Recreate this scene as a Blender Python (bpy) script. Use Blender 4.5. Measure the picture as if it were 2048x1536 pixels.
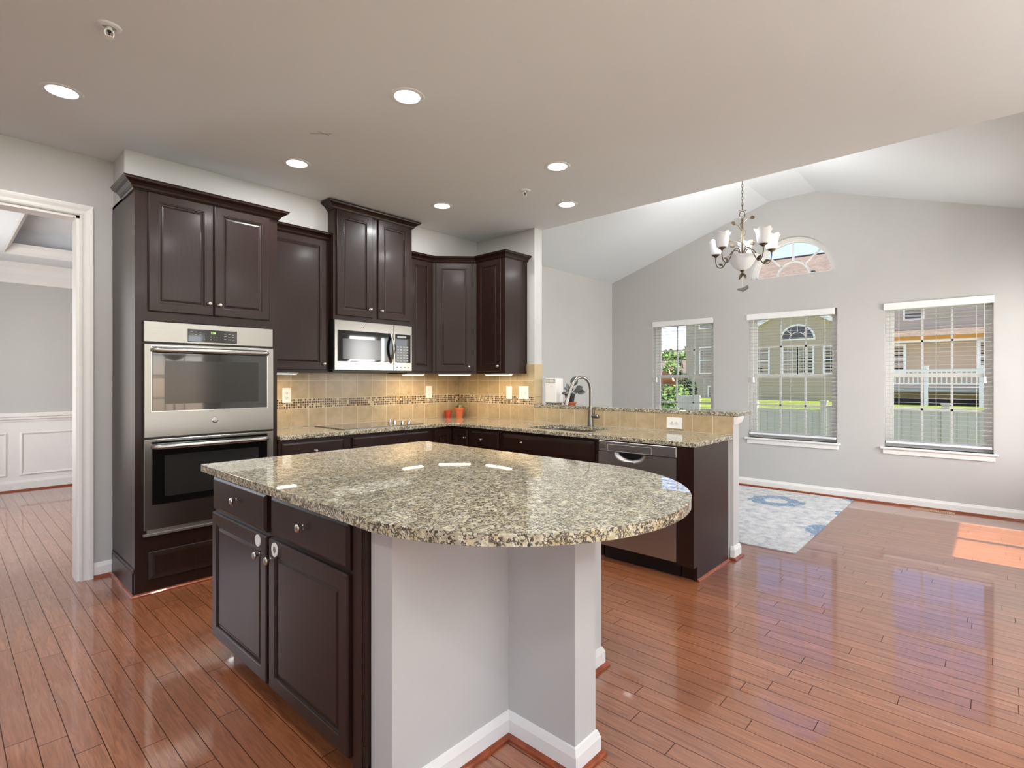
import bpy, bmesh, math, random
from mathutils import Vector, Matrix
random.seed(7)
for o in list(bpy.data.objects): bpy.data.objects.remove(o)
SC = bpy.context.scene
COL = SC.collection
PI = math.pi
# ------------------------------------------------------------ camera, sky, sun, exposure
TH = 0.7408
cam_d = bpy.data.cameras.new('camera'); cam = bpy.data.objects.new('camera', cam_d); COL.objects.link(cam)
cam.location = (0, 0, 1.3295); cam.rotation_euler = (PI/2, 0, TH - PI/2)
cam_d.sensor_width = 36; cam_d.lens = 1053.42/2048*36; cam_d.shift_y = -8.16/2048; cam_d.clip_start = .02
SC.camera = cam
SC.view_settings.view_transform = 'Standard'; SC.view_settings.look = 'None'
SC.view_settings.gamma = 1; SC.view_settings.exposure = 0.36; SC.view_settings.use_curve_mapping = False
W = bpy.data.worlds.new('world'); SC.world = W; W.use_nodes = True
wn = W.node_tree.nodes; bg = wn['Background']
sky = wn.new('ShaderNodeTexSky'); sky.sky_type = 'NISHITA'; sky.sun_disc = False
sky.sun_elevation = math.radians(50); sky.sun_rotation = math.radians(180); sky.air_density = 1.0; sky.dust_density = .1; sky.ozone_density = 1.2
skm = wn.new('ShaderNodeMix'); skm.data_type = 'RGBA'; skm.blend_type = 'MULTIPLY'; skm.inputs[0].default_value = 1; skm.inputs[7].default_value = (1.06, .93, 1.04, 1)
W.node_tree.links.new(sky.outputs[0], skm.inputs[6]); hs = wn.new('ShaderNodeHueSaturation'); hs.inputs['Saturation'].default_value = 1.05; hs.inputs['Value'].default_value = .92
W.node_tree.links.new(skm.outputs[2], hs.inputs['Color']); W.node_tree.links.new(hs.outputs[0], bg.inputs[0]); bg.inputs[1].default_value = 0.31
sd = bpy.data.lights.new('sun', 'SUN'); sd.energy = 10.0; sd.angle = math.radians(.8); sd.color = (1, .95, .86)
sun = bpy.data.objects.new('sun', sd); COL.objects.link(sun)
sun.rotation_euler = Vector((0.0, -.43, .90)).to_track_quat('Z', 'Y').to_euler()
def area(name, loc, size, power, color=(1, 1, 1), rot=(0, 0, 0), size_y=None, shape='DISK', spread=180):
    d = bpy.data.lights.new(name, 'AREA'); d.shape = shape; d.size = size
    if size_y: d.size_y = size_y
    d.energy = power; d.color = color; d.spread = math.radians(spread)
    o = bpy.data.objects.new(name, d); COL.objects.link(o); o.location = loc; o.rotation_euler = rot
    return o
P_DOWN = 8.5
# area lamps added as daylight outside the off-frame windows behind and beside the viewer
area('daylight_front', (-3.9, -1.0, 1.5), 6.0, 22, (1, .985, .96), (0, -PI/2, 0), 2.2, 'RECTANGLE')
area('daylight_rear', (.5, -5.0, 1.5), 7.4, 34, (1, .985, .96), (PI/2, 0, 0), 2.4, 'RECTANGLE')
area('daylight_side', (5.55, -1.5, 1.5), 1.8, 125, (1, .985, .96), (PI/2, 0, 0), 1.9, 'RECTANGLE')
area('daylight_dining', (-1.0, 6.55, 1.5), 2.4, 95, (1, .985, .96), (0, -PI/2, 0), 1.9, 'RECTANGLE')

# ------------------------------------------------------------ materials
def L(c): return tuple(((x/255)/12.92 if x/255 <= .04045 else ((x/255+.055)/1.055)**2.4) for x in c) + (1,)
class NT:
    def __init__(s, name):
        s.m = bpy.data.materials.new(name); s.m.use_nodes = True; s.t = s.m.node_tree; s.n = s.t.nodes
        s.b = s.n['Principled BSDF']; s.out = s.n['Material Output']
    def new(s, t, **k):
        n = s.n.new(t)
        for a, v in k.items(): setattr(n, a, v)
        return n
    def link(s, a, b): s.t.links.new(a, b)
    def math(s, op, a, b=None, c=None):
        n = s.new('ShaderNodeMath', operation=op)
        for i, v in enumerate((a, b, c)):
            if v is None: continue
            if isinstance(v, (int, float)): n.inputs[i].default_value = v
            else: s.link(v, n.inputs[i])
        return n.outputs[0]
    def ramp(s, fac, stops, interp='LINEAR'):
        n = s.new('ShaderNodeValToRGB'); cr = n.color_ramp; cr.interpolation = interp
        while len(cr.elements) < len(stops): cr.elements.new(.5)
        for e, (p, c) in zip(cr.elements, stops): e.position = p; e.color = c if len(c) == 4 else tuple(c) + (1,)
        s.link(fac, n.inputs[0]); return n.outputs[0]
    def mix(s, fac, a, b, blend='MIX'):
        n = s.new('ShaderNodeMix', data_type='RGBA', blend_type=blend)
        for k, v in ((0, fac), (6, a), (7, b)):
            if isinstance(v, (int, float)): n.inputs[k].default_value = v
            elif isinstance(v, tuple): n.inputs[k].default_value = v
            else: s.link(v, n.inputs[k])
        return n.outputs[2]
    def noise(s, vec, scale, detail=3, rough=.55, dist=0, out=0):
        n = s.new('ShaderNodeTexNoise'); n.inputs['Scale'].default_value = scale; n.inputs['Detail'].default_value = detail
        n.inputs['Roughness'].default_value = rough; n.inputs['Distortion'].default_value = dist
        if vec is not None: s.link(vec, n.inputs['Vector'])
        return n.outputs[out]
    def voro(s, vec, scale, feature='F1', out='Distance', rnd=1.0):
        n = s.new('ShaderNodeTexVoronoi', feature=feature); n.inputs['Scale'].default_value = scale
        n.inputs['Randomness'].default_value = rnd
        if vec is not None: s.link(vec, n.inputs['Vector'])
        return n.outputs[out]
    def pos(s, scale=None):
        g = s.new('ShaderNodeNewGeometry').outputs['Position']
        if scale is None: return g
        m = s.new('ShaderNodeMapping'); m.inputs['Scale'].default_value = scale; s.link(g, m.inputs[0]); return m.outputs[0]
    def xyz(s, v):
        n = s.new('ShaderNodeSeparateXYZ'); s.link(v, n.inputs[0]); return n.outputs
    def comb(s, x, y, z):
        n = s.new('ShaderNodeCombineXYZ')
        for i, v in enumerate((x, y, z)):
            if isinstance(v, (int, float)): n.inputs[i].default_value = v
            else: s.link(v, n.inputs[i])
        return n.outputs[0]
    def white(s, vec, out='Value'):
        n = s.new('ShaderNodeTexWhiteNoise', noise_dimensions='3D'); s.link(vec, n.inputs[0]); return n.outputs[out]
    def bump(s, h, strength=.2, dist=.01):
        n = s.new('ShaderNodeBump'); n.inputs['Strength'].default_value = strength; n.inputs['Distance'].default_value = dist
        s.link(h, n.inputs['Height']); s.link(n.outputs[0], s.b.inputs['Normal'])
    def set(s, **k):
        mp = dict(color='Base Color', rough='Roughness', metal='Metallic', spec='Specular IOR Level', coat='Coat Weight', coatr='Coat Roughness',
                  trans='Transmission Weight', ior='IOR', emit='Emission Color', es='Emission Strength', aniso='Anisotropic', sheen='Sheen Weight', alpha='Alpha', sss='Subsurface Weight')
        for a, v in k.items():
            i = s.b.inputs[mp[a]]
            if hasattr(v, 'links') or isinstance(v, bpy.types.NodeSocket): s.link(v, i)
            else: i.default_value = v
        return s
M = {}
def simple(name, rgb, rough=.5, var=.04, scale=8, bump=0, **k):
    s = NT(name); c = L(rgb)
    if var:
        f = s.noise(s.pos(), scale, 3)
        lo = tuple(x*(1-var) for x in c[:3]) + (1,); hi = tuple(min(1, x*(1+var)) for x in c[:3]) + (1,)
        s.set(color=s.ramp(f, [(.3, lo), (.7, hi)]))
    else: s.set(color=c)
    s.set(rough=rough, **k)
    if bump: s.bump(s.noise(s.pos(), 260, 2), bump, .002)
    M[name] = s.m; return s
simple('wall_paint', (195, 194, 191), .75, .015, 3, .08)
simple('ceiling_paint', (222, 226, 229), .85, .012, 2, .06)
simple('tile_plain', (192, 170, 132), .28, .06, 14)
simple('slat_backlit', (186, 182, 176), .5, .01, 5)  # white blind slats with their backlit shade put into the colour
simple('brushed_nickel', (142, 139, 133), .3, .03, 30, metal=1.0)
simple('white_trim', (238, 237, 233), .35, .01, 5)
simple('blind_white', (240, 240, 240), .45, .01, 5)
simple('plastic_white', (238, 236, 230), .3, .01, 5)
simple('dark_plastic', (18, 18, 19), .35, .05, 20)
simple('slot_dark', (40, 34, 30), .5, .05, 20)
simple('chrome', (215, 215, 214), .12, .02, 10, metal=1.0)
simple('nickel', (196, 192, 186), .26, .03, 30, metal=1.0)
simple('bronze', (96, 84, 66), .38, .15, 30, metal=.8)
simple('terracotta', (196, 104, 62), .75, .1, 40)
simple('red_clay', (178, 62, 38), .6, .08, 40)
simple('soil', (48, 36, 28), .95, .3, 60)
simple('leaf_green', (84, 110, 52), .5, .25, 30)
simple('leaf_pale', (196, 196, 150), .5, .2, 40)
simple('leaf_gray', (92, 96, 92), .4, .25, 60)
simple('magnet_gray', (120, 116, 110), .5, .05, 30)
simple('vinyl_fence', (190, 184, 174), .5, .03, 4)
simple('deck_wood', (150, 146, 140), .7, .08, 8)
simple('fascia_orange', (196, 136, 52), .6, .06, 4)
simple('house_trim', (236, 232, 222), .5, .02, 4)
simple('dark_line', (50, 50, 52), .6, .05, 8)
simple('siding_olive', (180, 164, 134), .6, .03, 2)
simple('siding_tan', (188, 164, 130), .6, .03, 2)
simple('siding_beige', (176, 162, 142), .6, .03, 2)
simple('brick_red', (176, 106, 78), .8, .12, 20)
simple('bark', (84, 66, 50), .9, .2, 12)
simple('foliage_green', (92, 122, 48), .7, .35, 6)
simple('foliage_dark', (52, 70, 36), .8, .35, 6)
simple('foliage_yellow', (176, 186, 40), .7, .3, 6)
simple('outlet_face', (244, 243, 238), .3, .01, 5)
simple('register_beige', (196, 160, 128), .4, .04, 10)
simple('lens_white', (252, 250, 246), .5, 0, emit=(1, .97, .92, 1), es=5.0)
simple('lens_warm', (255, 240, 214), .5, 0, emit=(1, .84, .62, 1), es=5.0)
simple('digit_green', (190, 255, 90), .5, 0, emit=(.45, 1, .2, 1), es=1.2)
simple('panel_print', (170, 172, 170), .5, 0)
simple('frost_glass', (226, 227, 229), .45, .01, 5, emit=(1, .99, .98, 1), es=.04)
simple('bulb_glow', (255, 250, 240), .5, 0, emit=(1, .97, .92, 1), es=1.5)
# cabinets
s = NT('espresso_wood')
g = s.noise(s.pos((30, 30, 2.2)), 3, 5, .6)
s.set(color=s.ramp(g, [(.25, L((33, 18, 14))), (.75, L((46, 26, 20)))]), rough=.34, spec=.32, coat=.12, coatr=.14); M['espresso'] = s.m
s = NT('shoe_wood'); g = s.noise(s.pos((3, 3, 12)), 6, 4)
s.set(color=s.ramp(g, [(.3, L((120, 52, 24))), (.7, L((152, 72, 36)))]), rough=.25, coat=.3); M['shoe_wood'] = s.m
# stainless
s = NT('stainless'); g = s.noise(s.pos((1.5, 1.5, 320)), 4, 2)
s.set(color=s.ramp(g, [(.3, L((158, 156, 150))), (.7, L((170, 168, 162)))]), metal=1.0, rough=.27, aniso=.4); M['stainless'] = s.m
s = NT('stainless_dark'); g = s.noise(s.pos((1.5, 1.5, 320)), 4, 2)
s.set(color=s.ramp(g, [(.3, L((176, 174, 170))), (.7, L((188, 186, 182)))]), metal=1.0, rough=.4, aniso=.4); M['stainless_dark'] = s.m
simple('black_glass', (14, 14, 14), .04, 0, spec=.9, coat=.6, coatr=.02)
simple('oven_inner', (40, 39, 37), .12, .05, 40, spec=.6)
# window glass: clear pane with a mirror share
s = NT('window_glass')
tr = s.new('ShaderNodeBsdfTransparent'); gl = s.new('ShaderNodeBsdfGlossy'); gl.inputs['Roughness'].default_value = .02
fr = s.new('ShaderNodeFresnel'); fr.inputs[0].default_value = 1.12
mx = s.new('ShaderNodeMixShader'); s.link(fr.outputs[0], mx.inputs[0]); s.link(tr.outputs[0], mx.inputs[1]); s.link(gl.outputs[0], mx.inputs[2])
s.link(mx.outputs[0], s.out.inputs[0]); M['glass'] = s.m
# granite
s = NT('granite'); p = s.pos()
w = s.noise(p, 40, 4, .6, 1.0, out=1)
pv = s.new('ShaderNodeVectorMath', operation='MULTIPLY_ADD'); s.link(w, pv.inputs[0]); pv.inputs[1].default_value = (.022, .022, .022); s.link(p, pv.inputs[2]); pw = pv.outputs[0]
base = s.ramp(s.noise(p, 44, 5, .7), [(.28, L((126, 115, 92))), (.42, L((174, 165, 138))), (.56, L((208, 202, 178))), (.72, L((236, 233, 218)))])
cv = s.xyz(s.voro(pw, 72, out='Color'))[0]
base = s.mix(s.math('MULTIPLY', .6, s.math('GREATER_THAN', cv, .74)), base, L((150, 142, 130)))
base = s.mix(s.math('MULTIPLY', .5, s.math('LESS_THAN', cv, .14)), base, L((190, 168, 122)))
big = s.noise(p, 5, 3, .6)
d1 = s.voro(pw, 78, 'DISTANCE_TO_EDGE'); n1 = s.noise(p, 55, 3)
vein = s.math('MULTIPLY', s.math('LESS_THAN', d1, .12), s.math('GREATER_THAN', s.math('ADD', n1, s.math('MULTIPLY', big, .3)), .615))
c = s.mix(s.math('MULTIPLY', vein, .82), base, L((62, 54, 48)))
sp = s.math('MULTIPLY', s.math('LESS_THAN', s.voro(pw, 88), .33), s.math('GREATER_THAN', s.noise(p, 20, 2), .47))
c = s.mix(s.math('MULTIPLY', sp, .85), c, L((52, 44, 40)))
s.set(color=c, rough=.29, spec=.05, coat=1.0, coatr=.02); s.b.inputs['Coat IOR'].default_value = 1.5; M['granite'] = s.m
# hardwood boards along Y
s = NT('hardwood'); x, y, z = s.xyz(s.pos())[:3]
bw = .083; row = s.math('FLOOR', s.math('DIVIDE', x, bw)); fx = s.math('FRACT', s.math('DIVIDE', x, bw))
r1 = s.white(s.comb(row, 3.3, 0)); yy = s.math('DIVIDE', s.math('ADD', y, s.math('MULTIPLY', r1, 7.0)), .95)
pl = s.math('FLOOR', yy); fy = s.math('FRACT', yy)
rc = s.white(s.comb(row, pl, 1.7)); rc2 = s.white(s.comb(row, pl, 8.1))
gv = s.comb(s.math('MULTIPLY', x, 22), s.math('ADD', s.math('MULTIPLY', y, 1.6), s.math('MULTIPLY', rc, 40)), rc2)
gr = s.noise(gv, 3.2, 6, .62, 1.2)
col = s.ramp(gr, [(.25, L((104, 56, 33))), (.48, L((150, 90, 56))), (.78, L((186, 122, 82)))])
col = s.mix(s.math('MULTIPLY', rc, .45), col, L((122, 70, 42)))
ex = s.math('MINIMUM', fx, s.math('SUBTRACT', 1.0, fx)); ey = s.math('MULTIPLY', s.math('MINIMUM', fy, s.math('SUBTRACT', 1.0, fy)), 11.4)
gap = s.math('LESS_THAN', s.math('MINIMUM', ex, ey), .019)
col = s.mix(s.math('MULTIPLY', gap, .95), col, L((52, 26, 15)))
s.set(color=col, rough=.31, spec=s.math('SUBTRACT', .85, s.math('MULTIPLY', gap, .7)), coat=s.math('SUBTRACT', 1.0, s.math('MULTIPLY', gap, .9)), coatr=.06); s.b.inputs['Coat IOR'].default_value = 1.5
s.bump(s.math('ADD', s.noise(s.pos((7, 1.0, 1)), 2.2, 1), s.math('MULTIPLY', rc, .25)), .06, .004)
nb = [n for n in s.n if n.type == 'BUMP'][0]; s.link(nb.outputs[0], s.b.inputs['Coat Normal']); M['hardwood'] = s.m
# backsplash tile (vertical surfaces): u = X+Y run
def tilemat(name, phx, axis):
    s = NT(name); x, y, z = s.xyz(s.pos())[:3]; u = x if axis == 'X' else y
    t = .16; iu = s.math('DIVIDE', s.math('SUBTRACT', u, phx), t); fu = s.math('FRACT', iu)
    # rows: .92-1.083, mosaic 1.083-1.165, 1.165-1.325, 1.325-1.485
    up = s.math('GREATER_THAN', z, 1.165); rz = s.math('ADD', s.math('MULTIPLY', up, s.math('DIVIDE', s.math('SUBTRACT', z, 1.165), t)), s.math('MULTIPLY', s.math('SUBTRACT', 1.0, up), s.math('DIVIDE', s.math('SUBTRACT', z, .923), t)))
    fz = s.math('FRACT', rz); rid = s.math('ADD', s.math('FLOOR', rz), s.math('MULTIPLY', up, 5.0))
    tv = s.white(s.comb(s.math('FLOOR', iu), rid, 2.0))
    mot = s.noise(s.pos(), 14, 4, .6)
    c = s.ramp(mot, [(.3, L((176, 154, 118))), (.7, L((198, 178, 142)))])
    c = s.mix(s.math('MULTIPLY', tv, .35), c, L((164, 138, 100)))
    e = s.math('MINIMUM', s.math('MINIMUM', fu, s.math('SUBTRACT', 1.0, fu)), s.math('MINIMUM', fz, s.math('SUBTRACT', 1.0, fz)))
    grout = s.math('LESS_THAN', e, .015)
    c = s.mix(grout, c, L((218, 205, 178)))
    m = .0205; mu = s.math('DIVIDE', u, m); mz = s.math('DIVIDE', s.math('SUBTRACT', z, 1.083), m)
    fm = s.math('MINIMUM', s.math('MINIMUM', s.math('FRACT', mu), s.math('SUBTRACT', 1.0, s.math('FRACT', mu))), s.math('MINIMUM', s.math('FRACT', mz), s.math('SUBTRACT', 1.0, s.math('FRACT', mz))))
    mv = s.white(s.comb(s.math('FLOOR', mu), s.math('FLOOR', mz), 5.0))
    mc = s.ramp(mv, [(0, L((86, 62, 44))), (.3, L((160, 126, 84))), (.5, L((120, 98, 74))), (.7, L((204, 186, 148))), (.85, L((98, 88, 78)))], 'CONSTANT')
    mc = s.mix(s.math('LESS_THAN', fm, .1), mc, L((214, 200, 172)))
    band = s.math('MULTIPLY', s.math('GREATER_THAN', z, 1.083), s.math('LESS_THAN', z, 1.165))
    c = s.mix(band, c, mc)
    s.set(color=c, rough=s.math('SUBTRACT', .28, s.math('MULTIPLY', band, .16)), spec=.5)
    s.bump(s.math('MINIMUM', e, .03), .35, .01); M[name] = s.m
tilemat('tile_back', 2.214, 'X'); tilemat('tile_side', 3.33, 'Y')
# rug
s = NT('rug'); p = s.pos(); x, y, z = s.xyz(p)[:3]
base = s.ramp(s.noise(p, 9, 6, .7), [(.32, L((150, 160, 170))), (.46, L((196, 197, 198))), (.6, L((222, 221, 218)))])
fine = s.noise(s.pos((3, 1, 1)), 60, 3, .7)
base = s.mix(s.math('MULTIPLY', s.math('GREATER_THAN', fine, .57), .5), base, L((150, 152, 160)))
wv = s.noise(p, 7, 3, .6, out=1); pv = s.new('ShaderNodeVectorMath', operation='MULTIPLY_ADD'); s.link(wv, pv.inputs[0]); pv.inputs[1].default_value = (.16, .16, 0); s.link(p, pv.inputs[2])
v = s.voro(pv.outputs[0], 1.15, out='Distance', rnd=.35)
ring = s.math('MULTIPLY', s.math('GREATER_THAN', v, .20), s.math('LESS_THAN', v, .34))
sw = s.math('LESS_THAN', s.math('ABSOLUTE', s.math('SUBTRACT', s.noise(p, 22, 4, .7, 1.5), .5)), .085)
blue = s.math('MULTIPLY', ring, sw)
base = s.mix(s.math('MULTIPLY', ring, .28), base, L((150, 184, 208)))
base = s.mix(s.math('MULTIPLY', blue, .85), base, L((62, 112, 154)))
s.set(color=base, rough=.95, sheen=.2); s.bump(s.noise(s.pos((1, 2.5, 1)), 240, 2), .4, .003); M['rug'] = s.m
# shingles / grass
s = NT('shingles'); n = s.new('ShaderNodeTexBrick'); s.link(s.comb(s.xyz(s.pos())[1], s.xyz(s.pos())[2], 0), n.inputs[0])
n.inputs['Scale'].default_value = 1; n.inputs['Brick Width'].default_value = .3; n.inputs['Row Height'].default_value = .085; n.inputs['Mortar Size'].default_value = .006
n.inputs['Color1'].default_value = L((94, 82, 70)); n.inputs['Color2'].default_value = L((120, 106, 92)); n.inputs['Mortar'].default_value = L((84, 68, 58))
s.set(color=s.mix(.35, n.outputs[0], s.ramp(s.noise(s.pos(), 9, 4), [(.3, L((80, 68, 58))), (.7, L((132, 114, 98)))])), rough=.9); M['shingles'] = s.m
s = NT('grass'); s.set(color=s.ramp(s.noise(s.pos(), 1.5, 6, .7), [(.3, L((80, 96, 28))), (.6, L((120, 132, 38))), (.8, L((146, 152, 60)))]), rough=.95)
s.bump(s.noise(s.pos(), 40, 3), .6, .05); M['grass'] = s.m

# ------------------------------------------------------------ mesh helpers
def box(bm, x0, x1, y0, y1, z0, z1, bev=0, seg=1):
    if x1 < x0: x0, x1 = x1, x0
    if y1 < y0: y0, y1 = y1, y0
    if z1 < z0: z0, z1 = z1, z0
    vs = [bm.verts.new(v) for v in ((x0,y0,z0),(x1,y0,z0),(x1,y1,z0),(x0,y1,z0),(x0,y0,z1),(x1,y0,z1),(x1,y1,z1),(x0,y1,z1))]
    fs = [bm.faces.new([vs[i] for i in f]) for f in ((3,2,1,0),(4,5,6,7),(0,1,5,4),(1,2,6,5),(2,3,7,6),(3,0,4,7))]
    if bev:
        es = list({e for f in fs for e in f.edges})
        bmesh.ops.bevel(bm, geom=es, offset=bev, segments=seg, affect='EDGES', profile=.6)
    return vs
def prism(bm, pts, z0, z1):
    a = [bm.verts.new((x, y, z0)) for x, y in pts]; b = [bm.verts.new((x, y, z1)) for x, y in pts]
    bm.faces.new(a[::-1]); bm.faces.new(b); n = len(pts)
    for i in range(n): bm.faces.new((a[i], a[(i+1) % n], b[(i+1) % n], b[i]))
def fillsolid(bm, loops, extr):
    """loops: list of closed 3D point loops in one plane (first outer, rest holes); extruded by vector extr"""
    edges = []
    for lp in loops:
        vs = [bm.verts.new(p) for p in lp]
        for i in range(len(vs)): edges.append(bm.edges.new((vs[i], vs[(i+1) % len(vs)])))
    r = bmesh.ops.triangle_fill(bm, edges=edges, use_beauty=True, use_dissolve=False)
    fs = [f for f in r['geom'] if isinstance(f, bmesh.types.BMFace)]
    e = bmesh.ops.extrude_face_region(bm, geom=fs)
    bmesh.ops.translate(bm, verts=[v for v in e['geom'] if isinstance(v, bmesh.types.BMVert)], vec=extr)
def cyl(bm, p0, p1, r0, r1=None, n=20, cap=True):
    p0 = Vector(p0); p1 = Vector(p1); r1 = r0 if r1 is None else r1
    d = (p1-p0).normalized(); u = d.orthogonal().normalized(); w = d.cross(u)
    a = [bm.verts.new(p0+(u*math.cos(t)+w*math.sin(t))*r0) for t in [2*PI*i/n for i in range(n)]]
    b = [bm.verts.new(p1+(u*math.cos(t)+w*math.sin(t))*r1) for t in [2*PI*i/n for i in range(n)]]
    for i in range(n): bm.faces.new((a[i], a[(i+1) % n], b[(i+1) % n], b[i]))
    if cap: bm.faces.new(a[::-1]); bm.faces.new(b)
def lathe(bm, prof, o=(0,0,0), axis=(0,0,1), n=24, ripple=None):
    """prof: (r, h) along axis; ripple(k, ang, r) -> r for wavy rims"""
    o = Vector(o); d = Vector(axis).normalized(); u = d.orthogonal().normalized()
    if abs(d.z) > .99: u = Vector((1, 0, 0))
    w = d.cross(u); rings = []
    for k, (r, h) in enumerate(prof):
        if r < 1e-6: rings.append([bm.verts.new(o+d*h)]); continue
        ring = []
        for i in range(n):
            t = 2*PI*i/n; rr, hh = (r, h) if not ripple else ripple(k, t, r, h)
            ring.append(bm.verts.new(o+d*hh+(u*math.cos(t)+w*math.sin(t))*rr))
        rings.append(ring)
    for a, b in zip(rings, rings[1:]):
        if len(a) == 1 and len(b) == 1: continue
        for i in range(n):
            j = (i+1) % n
            if len(a) == 1: bm.faces.new((a[0], b[j], b[i]))
            elif len(b) == 1: bm.faces.new((a[i], a[j], b[0]))
            else: bm.faces.new((a[i], a[j], b[j], b[i]))
def tube(bm, pts, r, n=10, closed=False, rs=None):
    pts = [Vector(p) for p in pts]; m = len(pts); rings = []; u = None
    for i, p in enumerate(pts):
        a = pts[(i-1) % m] if (closed or i > 0) else p; b = pts[(i+1) % m] if (closed or i < m-1) else p
        d = (b-a).normalized()
        if u is None: u = d.orthogonal().normalized()
        u = (u-d*u.dot(d)).normalized(); w = d.cross(u); rr = rs[i] if rs else r
        rings.append([bm.verts.new(p+(u*math.cos(t)+w*math.sin(t))*rr) for t in [2*PI*k/n for k in range(n)]])
    rg = rings+[rings[0]] if closed else rings
    for a, b in zip(rg, rg[1:]):
        for i in range(n): bm.faces.new((a[i], a[(i+1) % n], b[(i+1) % n], b[i]))
    if not closed: bm.faces.new(rings[0][::-1]); bm.faces.new(rings[-1])
def curve_pts(ctrl, n=8):
    c = [Vector(p) for p in ctrl]; c = [c[0]*2-c[1]]+c+[c[-1]*2-c[-2]]; out = []
    for i in range(1, len(c)-2):
        for k in range(n):
            t = k/n; a, b, d, e = c[i-1], c[i], c[i+1], c[i+2]
            out.append(.5*((2*b)+(-a+d)*t+(2*a-5*b+4*d-e)*t*t+(-a+3*b-3*d+e)*t**3))
    out.append(c[-2]); return out
def sweep(bm, path, prof, z=0.0):
    """path 2D polyline; profile (out, up) closed, out = to the RIGHT of travel"""
    P = [Vector((p[0], p[1])) for p in path]; n = len(P); rings = []
    for i in range(n):
        ns = []
        if i > 0: d = (P[i]-P[i-1]).normalized(); ns.append(Vector((d.y, -d.x)))
        if i < n-1: d = (P[i+1]-P[i]).normalized(); ns.append(Vector((d.y, -d.x)))
        m = ns[0] if len(ns) == 1 else (ns[0]+ns[1])/(1+ns[0].dot(ns[1]))
        rings.append([bm.verts.new((P[i].x+m.x*o, P[i].y+m.y*o, z+h)) for o, h in prof])
    k = len(prof)
    for a, b in zip(rings, rings[1:]):
        for i in range(k): bm.faces.new((a[i], a[(i+1) % k], b[(i+1) % k], b[i]))
    bm.faces.new(rings[0][::-1]); bm.faces.new(rings[-1])
class Fr:
    """local frame: u along face, d outwards, z up"""
    def __init__(s, o, r, n): s.o = Vector(o); s.r = Vector(r).normalized(); s.n = Vector(n).normalized()
    def p(s, u, d, z): return s.o+s.r*u+s.n*d+Vector((0, 0, z))
def fbox(bm, F, u0, u1, d0, d1, z0, z1, bev=0, seg=1):
    t = bmesh.new(); box(t, u0, u1, d0, d1, z0, z1, bev, seg)
    mp = {v: bm.verts.new(F.p(*v.co)) for v in t.verts}
    for f in t.faces: bm.faces.new([mp[v] for v in f.verts])
    t.free()
def rings(bm, F, u0, u1, z0, z1, prof, cap=True):
    """nested rectangle loops, prof (inset, depth)"""
    rs = []
    for ins, d in prof:
        rs.append([bm.verts.new(F.p(u, d, z)) for u, z in ((u0+ins, z0+ins), (u1-ins, z0+ins), (u1-ins, z1-ins), (u0+ins, z1-ins))])
    for a, b in zip(rs, rs[1:]):
        for i in range(4): bm.faces.new((a[i], a[(i+1) % 4], b[(i+1) % 4], b[i]))
    if cap: bm.faces.new(rs[-1])
    bm.faces.new(rs[0][::-1])
DOORP = [(0, 0), (0, .014), (.005, .019), (.052, .019), (.054, .0165), (.059, .0165), (.061, .010), (.068, .009), (.071, .012), (.080, .0145), (.083, .0145)]
DRAWP = [(0, 0), (0, .012), (.003, .014), (.012, .0185), (.014, .020)]
FLATP = [(0, 0), (0, .012), (.004, .014), (.022, .019), (.026, .019), (.030, .020)]
def obj(name, bm, mat, parent=None, smooth=False, bevel=0):
    bmesh.ops.remove_doubles(bm, verts=bm.verts, dist=1e-6)
    bmesh.ops.recalc_face_normals(bm, faces=bm.faces)
    me = bpy.data.meshes.new(name)
    if parent is not None:
        w = Vector((0, 0, 0)); q = parent
        while q is not None: w += q.location; q = q.parent
        bmesh.ops.translate(bm, verts=bm.verts, vec=-w)
    bm.to_mesh(me); bm.free()
    if isinstance(mat, str): mat = M[mat]
    me.materials.append(mat)
    if smooth:
        for f in me.polygons: f.use_smooth = True
        try: me.set_sharp_from_angle(angle=math.radians(38))
        except Exception: pass
    o = bpy.data.objects.new(name, me); COL.objects.link(o)
    if parent is not None: o.parent = parent
    if bevel:
        b = o.modifiers.new('bevel', 'BEVEL'); b.width = bevel; b.segments = 2; b.limit_method = 'ANGLE'
    return o
def B(): return bmesh.new()
def bx(name, mat, parent, *a, **k):
    bm = B(); box(bm, *a, **k); return obj(name, bm, mat, parent)
def thing(name, label, cat, loc, group=None):
    o = bpy.data.objects.new(name, None); COL.objects.link(o); o.location = loc; o.empty_display_size = .05
    o['label'] = label; o['category'] = cat
    if group: o['group'] = group
    return o
def tag(o, label, cat, group=None, kind=None):
    o['label'] = label; o['category'] = cat
    if group: o['group'] = group
    if kind: o['kind'] = kind
    return o
def struct(name, bm, mat, label=None, parent=None, smooth=False):
    o = obj(name, bm, mat, parent, smooth)
    if parent is None:
        o['kind'] = 'structure'; o['label'] = label; o['category'] = name.split('_')[0].split('.')[0]
    return o
def sthing(name, label, loc):
    o = thing(name, label, name.split('_')[0], loc); o['kind'] = 'structure'; return o
def text(s, name, mat, parent, F, u, z, size, d=.0, align='CENTER'):
    cu = bpy.data.curves.new('t', 'FONT'); cu.body = s; cu.size = size; cu.align_x = align; cu.align_y = 'CENTER'; cu.extrude = .0003
    t = bpy.data.objects.new('t', cu); me = bpy.data.meshes.new_from_object(t)
    bm = B(); bm.from_mesh(me)
    for v in bm.verts: v.co = F.p(u+v.co.x, d+v.co.z, z+v.co.y)
    bpy.data.objects.remove(t); bpy.data.meshes.remove(me)
    return obj(name, bm, mat, parent)
FY = lambda x, y, z=0: Fr((x, y, z), (1, 0, 0), (0, -1, 0))     # face looking at -Y
FX = lambda x, y, z=0: Fr((x, y, z), (0, -1, 0), (-1, 0, 0))    # face looking at -X

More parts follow.
